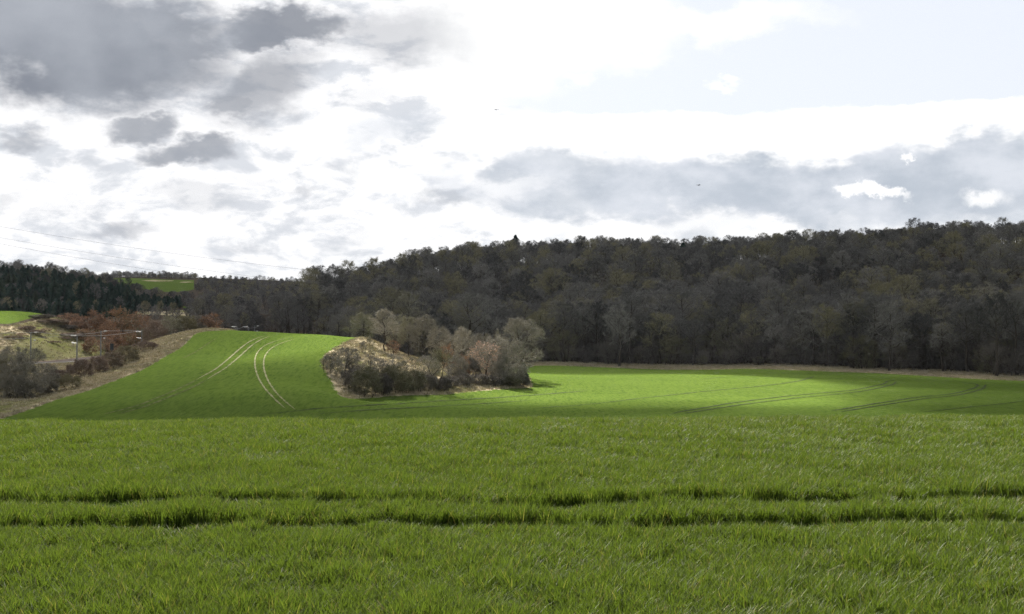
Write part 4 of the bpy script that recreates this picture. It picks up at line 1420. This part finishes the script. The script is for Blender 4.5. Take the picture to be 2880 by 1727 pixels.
plant('bush', BUSH_B, 168, 1040, 1086, 'thin brownish bush left of the olive-brown one', 'bush', w=70, group=G2)
plant('bush', BRAMBLE, 185, 1056, 1098, 'reddish low bramble on the straw strip', 'bush', w=86, group=G2)
plant('bush', BUSH_B, 224, 1012, 1064, 'olive-brown rounded bush below the second mast', 'bush', w=74, group=G2)
plant('bush', BUSH_B, 270, 1004, 1052, 'dark bush next to the olive-brown one on the near bank', 'bush', w=70, group=G2)
plant('bush', BUSH_B, 312, 992, 1040, 'dark brown bush below the railway signal', 'bush', w=74, group=G2)
plant('bush', BUSH_B, 356, 974, 1022, 'brown bush right of the railway signal', 'bush', w=72, group=G2)
plant('bush', BRAMBLE, 408, 962, 992, 'low blackish bramble on the straw strip near the top', 'bush', w=70, group=G2)
plant('bush', BUSH_B, 440, 905, 962, 'brown bush at the upper end of the near bank', 'bush', D=398, w=70, group=G2)
plant('bush', WILLOW, 478, 888, 950, 'tall brown bush above the straw strip', 'bush', D=402, w=74, group=G2)
plant('bush', BUSH_B, 520, 890, 940, 'olive-brown bush in the hedge at the top of the bank', 'bush', D=406, w=66, group=G2)
plant('bush', WILLOW, 556, 886, 935, 'brown upright bush second from the end of the bank hedge', 'bush', D=410, w=56, group=G2)
plant('bush', RUSS, 592, 880, 930, 'pinkish-brown bush ending the bank hedge at the hill brow', 'bush', D=412, w=70, group=G2)

# ------------------------------------------------------------------ railway
mb = MB()
seg = np.r_[0, np.cumsum(np.linalg.norm(np.diff(RAIL[:, :2], axis=0), axis=1))]
s = np.arange(0, seg[-1], 5.0)
rl = np.c_[np.interp(s, seg, RAIL[:, 0]), np.interp(s, seg, RAIL[:, 1]), np.interp(s, seg, RAIL[:, 2])]
tg = unit(np.gradient(rl[:, :2], axis=0))
nr_ = np.c_[tg[:, 1], -tg[:, 0], np.zeros(len(rl))]
prof = [(-5.2, 0.02), (-4.4, 0.42), (4.4, 0.42), (5.2, 0.02)]
v = np.vstack([rl + nr_ * a + [0, 0, b] for a, b in prof])
n = len(rl)
i = np.arange(n - 1)
q = np.vstack([np.c_[k * n + i, k * n + i + 1, (k + 1) * n + i + 1, (k + 1) * n + i] for k in range(3)])
bed = obj('track_bed', mesh_np('track_bed', v, q, [M_BALLAST]))
tag(bed, kind='structure')
for off in (-2.6, -1.16, 1.16, 2.6):
    mb = MB()
    mb.tube(rl + nr_ * off + [0, 0, 0.50], 0.075, 4)
    obj('rail', mb.mesh('rail', M_STEEL), bed)


def mast(px, D, top, side, label, arms=2):
    x, y = xy(px, D)
    zt = P(px, top, D)[2]
    zb = h1(x, y) - 0.2
    e = empty('catenary_mast', (x, y, zb))
    tag(e, label, 'mast', 'overhead line masts along the railway')
    Hm = zt - zb
    m_ = MB()
    m_.tube([(0, 0, 0), (0, 0, Hm)], [0.21, 0.16], 8)
    m_.box((0, 0, 0.2), (0.7, 0.7, 0.4))
    obj('post', m_.mesh('post', M_CONCRETE), e)
    for k, (dz, L) in enumerate(((0.12, 1.9), (2.05, 1.5))[:arms]):
        m_ = MB()
        m_.tube([(0, 0, Hm - dz), (side * L, 0, Hm - dz + (0.05 if k == 0 else 0.25))], 0.045, 5)
        m_.tube([(0, 0, Hm - dz - 0.9), (side * L * 0.9, 0, Hm - dz)], 0.03, 4)
        a = obj('cantilever_arm', m_.mesh('cantilever_arm', M_WIRE), e)
        m_ = MB()
        xs = np.linspace(0.45, 0.8, 9) * L * side
        rad = np.where(np.arange(9) % 2 == 0, 0.09, 0.2)
        m_.tube(np.c_[xs, np.zeros(9), np.full(9, Hm - dz + 0.05)], rad, 8)
        obj('insulator', m_.mesh('insulator', M_CERAMIC), a)
    return np.array([x + side * 1.7, y, zt]), np.array([x + side * 1.3, y, zt - 1.9])


T = {}
T[1] = mast(87, 346, 934, 1, 'railway mast at the picture edge, rising behind the grey bush')
T[2] = mast(217, 360, 943, -1, 'railway mast with its whole grey post clear of the bushes')
T[3] = mast(284, 390, 930.5, 1, 'railway mast beside the rusty oaks, near the signal')
T[4] = mast(399, 420, 932, -1, 'railway mast half hidden by the brown bushes')
T[5] = mast(667, 470, 918, -1, 'railway mast tip at the left behind the hill brow')
T[6] = mast(698, 496, 918.5, -1, 'railway mast tip in the middle behind the hill brow')
T[7] = mast(716, 524, 916, 1, 'railway mast tip at the right behind the hill brow')


def wire(name, a, b, sag, r_, mat, label, cat, group):
    t = np.linspace(0, 1, 17)[:, None]
    pts = np.asarray(a) * (1 - t) + np.asarray(b) * t
    pts[:, 2] -= (4 * sag * t * (1 - t))[:, 0]
    m_ = MB()
    m_.tube(pts, r_, 4)
    o_ = obj(name, m_.mesh(name, mat))
    tag(o_, label, cat, group)
    return o_


GW = 'overhead wires of the railway'
left_far = T[1][0] + np.array([-11, -52, -0.3])
left_near = T[2][0] + np.array([-22, -48, -1.2])
wire('overhead_wire', left_far, T[1][0], 0.35, 0.035, M_WIRE, 'upper overhead wire from the picture edge to the leftmost mast', 'wire', GW)
wire('overhead_wire', T[1][0], T[3][0], 0.8, 0.035, M_WIRE, 'upper overhead wire from the leftmost mast to the mast by the rusty oaks', 'wire', GW)
wire('overhead_wire', T[3][0], T[5][0] + [-6, -20, 0], 0.5, 0.035, M_WIRE, 'upper overhead wire leaving the mast by the rusty oaks into the cutting', 'wire', GW)
wire('overhead_wire', left_near, T[2][0], 0.5, 0.035, M_WIRE, 'lower overhead wire from the picture edge to the fully visible mast', 'wire', GW)
wire('overhead_wire', T[2][0], T[4][0], 0.6, 0.035, M_WIRE, 'lower overhead wire from the fully visible mast to the half-hidden mast', 'wire', GW)
wire('overhead_wire', T[5][0], T[6][0], 0.7, 0.035, M_WIRE, 'overhead wire between the left and middle mast tips behind the brow', 'wire', GW)
wire('overhead_wire', T[6][0], T[7][0], 0.7, 0.035, M_WIRE, 'overhead wire between the middle and right mast tips behind the brow', 'wire', GW)

# railway signal seen from behind
x, y = xy(315, 384)
e = empty('railway_signal', (x, y, h1(x, y)))
tag(e, 'dark railway signal head seen from behind among the bushes', 'signal')
zb = h1(x, y)
zc = P(315, 976, 384)[2] - zb
m_ = MB()
m_.tube([(0, 0, -0.1), (0, 0, zc - 0.7)], 0.11, 6)
obj('post', m_.mesh('post', M_SIGNAL), e)
m_ = MB()
m_.box((0, 0, zc), (0.95, 0.12, 1.5))
m_.tube([(0, 0.0, zc + 0.75), (0, 0.0, zc + 0.95)], 0.42, 10)
b_ = obj('signal_board', m_.mesh('signal_board', M_SIGNAL), e)
m_ = MB()
m_.tube([(0, 0.06, zc + 0.35), (0, 0.4, zc + 0.35)], 0.14, 8)
m_.tube([(0, 0.06, zc - 0.25), (0, 0.4, zc - 0.25)], 0.14, 8)
obj('hood', m_.mesh('hood', M_SIGNAL), b_)
m_ = MB()
m_.box((0.15, 0, zc - 0.85), (1.3, 0.7, 0.07))
obj('platform', m_.mesh('platform', M_SIGNAL), e)

# two fence posts at the hill brow
for px, lab in ((582, 'short wooden post on the straw strip, further from the brow end'), (606, 'short wooden post on the straw strip, at the brow end')):
    x, y = xy(px, 376)
    m_ = MB()
    m_.tube([(0, 0, -0.3), (0.02, 0, 1.35), (0.02, 0, 1.42)], [0.075, 0.07, 0.03], 6)
    o_ = obj('fence_post', m_.mesh('fence_post', M_POST), loc=(x, y, h1(x, y)))
    tag(o_, lab, 'post', 'fence posts at the hill brow')

# farm buildings below the pine hill, only the upper parts show over the field
for px, w_, lab, ridge_y in ((78, 15, 'low white farm shed below the pine wood', 877.5), (106, 20, 'white-walled farm house with brown roof below the pine wood', 876)):
    D = 700
    x, y = xy(px, D)
    zb = h1(x, y)
    zt = P(px, ridge_y, D)[2]
    e = empty('farm_building', (x, y, zb), 0.12)
    tag(e, lab, 'building', 'farm buildings below the pine hill')
    wall_h = max(2.0, zt - zb - 2.2)
    wd = w_ * D / F * 1.0
    m_ = MB()
    m_.box((0, 0, wall_h / 2), (wd, 7, wall_h))
    wl = obj('wall', m_.mesh('wall', M_WALL), e)
    m_ = MB()
    hw, hd = wd / 2 + 0.3, 3.9
    v = [(-hw, -hd, wall_h - 0.15), (hw, -hd, wall_h - 0.15), (hw, hd, wall_h - 0.15), (-hw, hd, wall_h - 0.15), (-hw, 0, zt - zb), (hw, 0, zt - zb)]
    m_.add(v, [(0, 1, 5), (0, 5, 4), (2, 3, 4), (2, 4, 5), (0, 4, 3), (1, 2, 5)])
    obj('roof', m_.mesh('roof', M_ROOF), e)

# ------------------------------------------------------------------ power line across the valley
LINES = [([(70, 645), (500, 713), (855, 768), (1450, 811), (2160, 821), (2440, 817), (2860, 803)], 'topmost of the three power cables crossing the valley'),
         ([(25, 672), (350, 716), (750, 794), (1100, 830), (1450, 846), (2160, 858), (2860, 846)], 'middle of the three power cables crossing the valley'),
         ([(60, 690), (330, 742), (560, 790), (1120, 855), (1450, 879), (2160, 897), (2860, 890)], 'lowest of the three power cables crossing the valley')]
xa, xb = xy(-500, 300), xy(3700, 385)
for k, (pts, lab) in enumerate(LINES):
    S_, Z_ = [], []
    for px, py in pts:
        tq = (px - CX) / F
        dx_, dy_ = xb[0] - xa[0], xb[1] - xa[1]
        t_ = (tq * xa[1] - xa[0]) / (dx_ - tq * dy_)
        D = xa[1] + dy_ * t_
        S_.append(t_)
        Z_.append(P(px, py, D)[2])
    cf = np.polyfit(S_, Z_, 2)
    t_ = np.linspace(0, 1, 60)
    m_ = MB()
    m_.tube(np.c_[xa[0] + (xb[0] - xa[0]) * t_, xa[1] + (xb[1] - xa[1]) * t_ + k * 0.6, np.polyval(cf, t_)], 0.017, 4)
    o_ = obj('power_cable', m_.mesh('power_cable', M_CABLE))
    tag(o_, lab, 'cable', 'power cables over the valley')

# ------------------------------------------------------------------ air
m_ = bpy.data.materials.new('thin_haze')
m_.use_nodes = True
m_.node_tree.nodes.clear()
nt = NT(m_.node_tree)
out = nt.new('ShaderNodeOutputMaterial')
vol = nt.new('ShaderNodeVolumePrincipled')
vol.inputs['Color'].default_value = (0.86, 0.91, 1.0, 1)
vol.inputs['Density'].default_value = HAZE
vol.inputs['Anisotropy'].default_value = 0.2
nt.t.links.new(vol.outputs[0], out.inputs['Volume'])
zlo, zhi = float(gz.min()) - 1.5, float(gz.max()) + 25.0
print('haze box', zlo, zhi)
hb = MB()
hb.box((0, 0, (zlo + zhi) / 2), (22400, 22400, zhi - zlo))
tag(obj('haze', hb.mesh('haze', m_)), 'faint bluish haze filling the valley', 'haze', kind='stuff')

# ------------------------------------------------------------------ two birds
for px, py, rz_, lab in ((1396, 309, 0.4, 'tiny dark bird flying high in the open sky'), (1965, 521, 2.2, 'tiny dark bird flying in front of the grey cloud band')):
    p_ = P(px, py, 190)
    e = empty('bird', p_, rz_)
    tag(e, lab, 'bird', 'birds in the sky')
    m_ = MB()
    m_.tube([(0, -0.2, 0), (0, -0.12, 0.01), (0, 0.0, 0), (0, 0.12, 0), (0, 0.19, 0.02), (0, 0.25, 0.01)], [0.015, 0.04, 0.055, 0.045, 0.03, 0.004], 7)
    v = [(-0.05, -0.34, 0.0), (0.05, -0.34, 0.0), (0, -0.18, 0.02), (0, -0.18, -0.01)]
    m_.add(v, [(0, 1, 2), (0, 3, 1), (0, 2, 3), (1, 3, 2)])
    b_ = obj('body', m_.mesh('body', M_BIRD, True), e)
    for sgn in (-1, 1):
        m_ = MB()
        v = [(0.03 * sgn, 0.1, 0.02), (0.03 * sgn, -0.08, 0.02), (0.24 * sgn, 0.13, 0.10), (0.24 * sgn, -0.05, 0.09), (0.46 * sgn, 0.02, 0.05)]
        v2 = [(a, b, c_ - 0.012) for a, b, c_ in v]
        m_.add(v + v2, [(0, 1, 3), (0, 3, 2), (2, 3, 4), (5, 8, 6), (5, 7, 8), (7, 9, 8), (0, 2, 7), (0, 7, 5), (2, 4, 9), (2, 9, 7), (4, 3, 8), (4, 8, 9), (3, 1, 6), (3, 6, 8)])
        obj('wing', m_.mesh('wing', M_BIRD), e)
print('objects', len(bpy.data.objects))
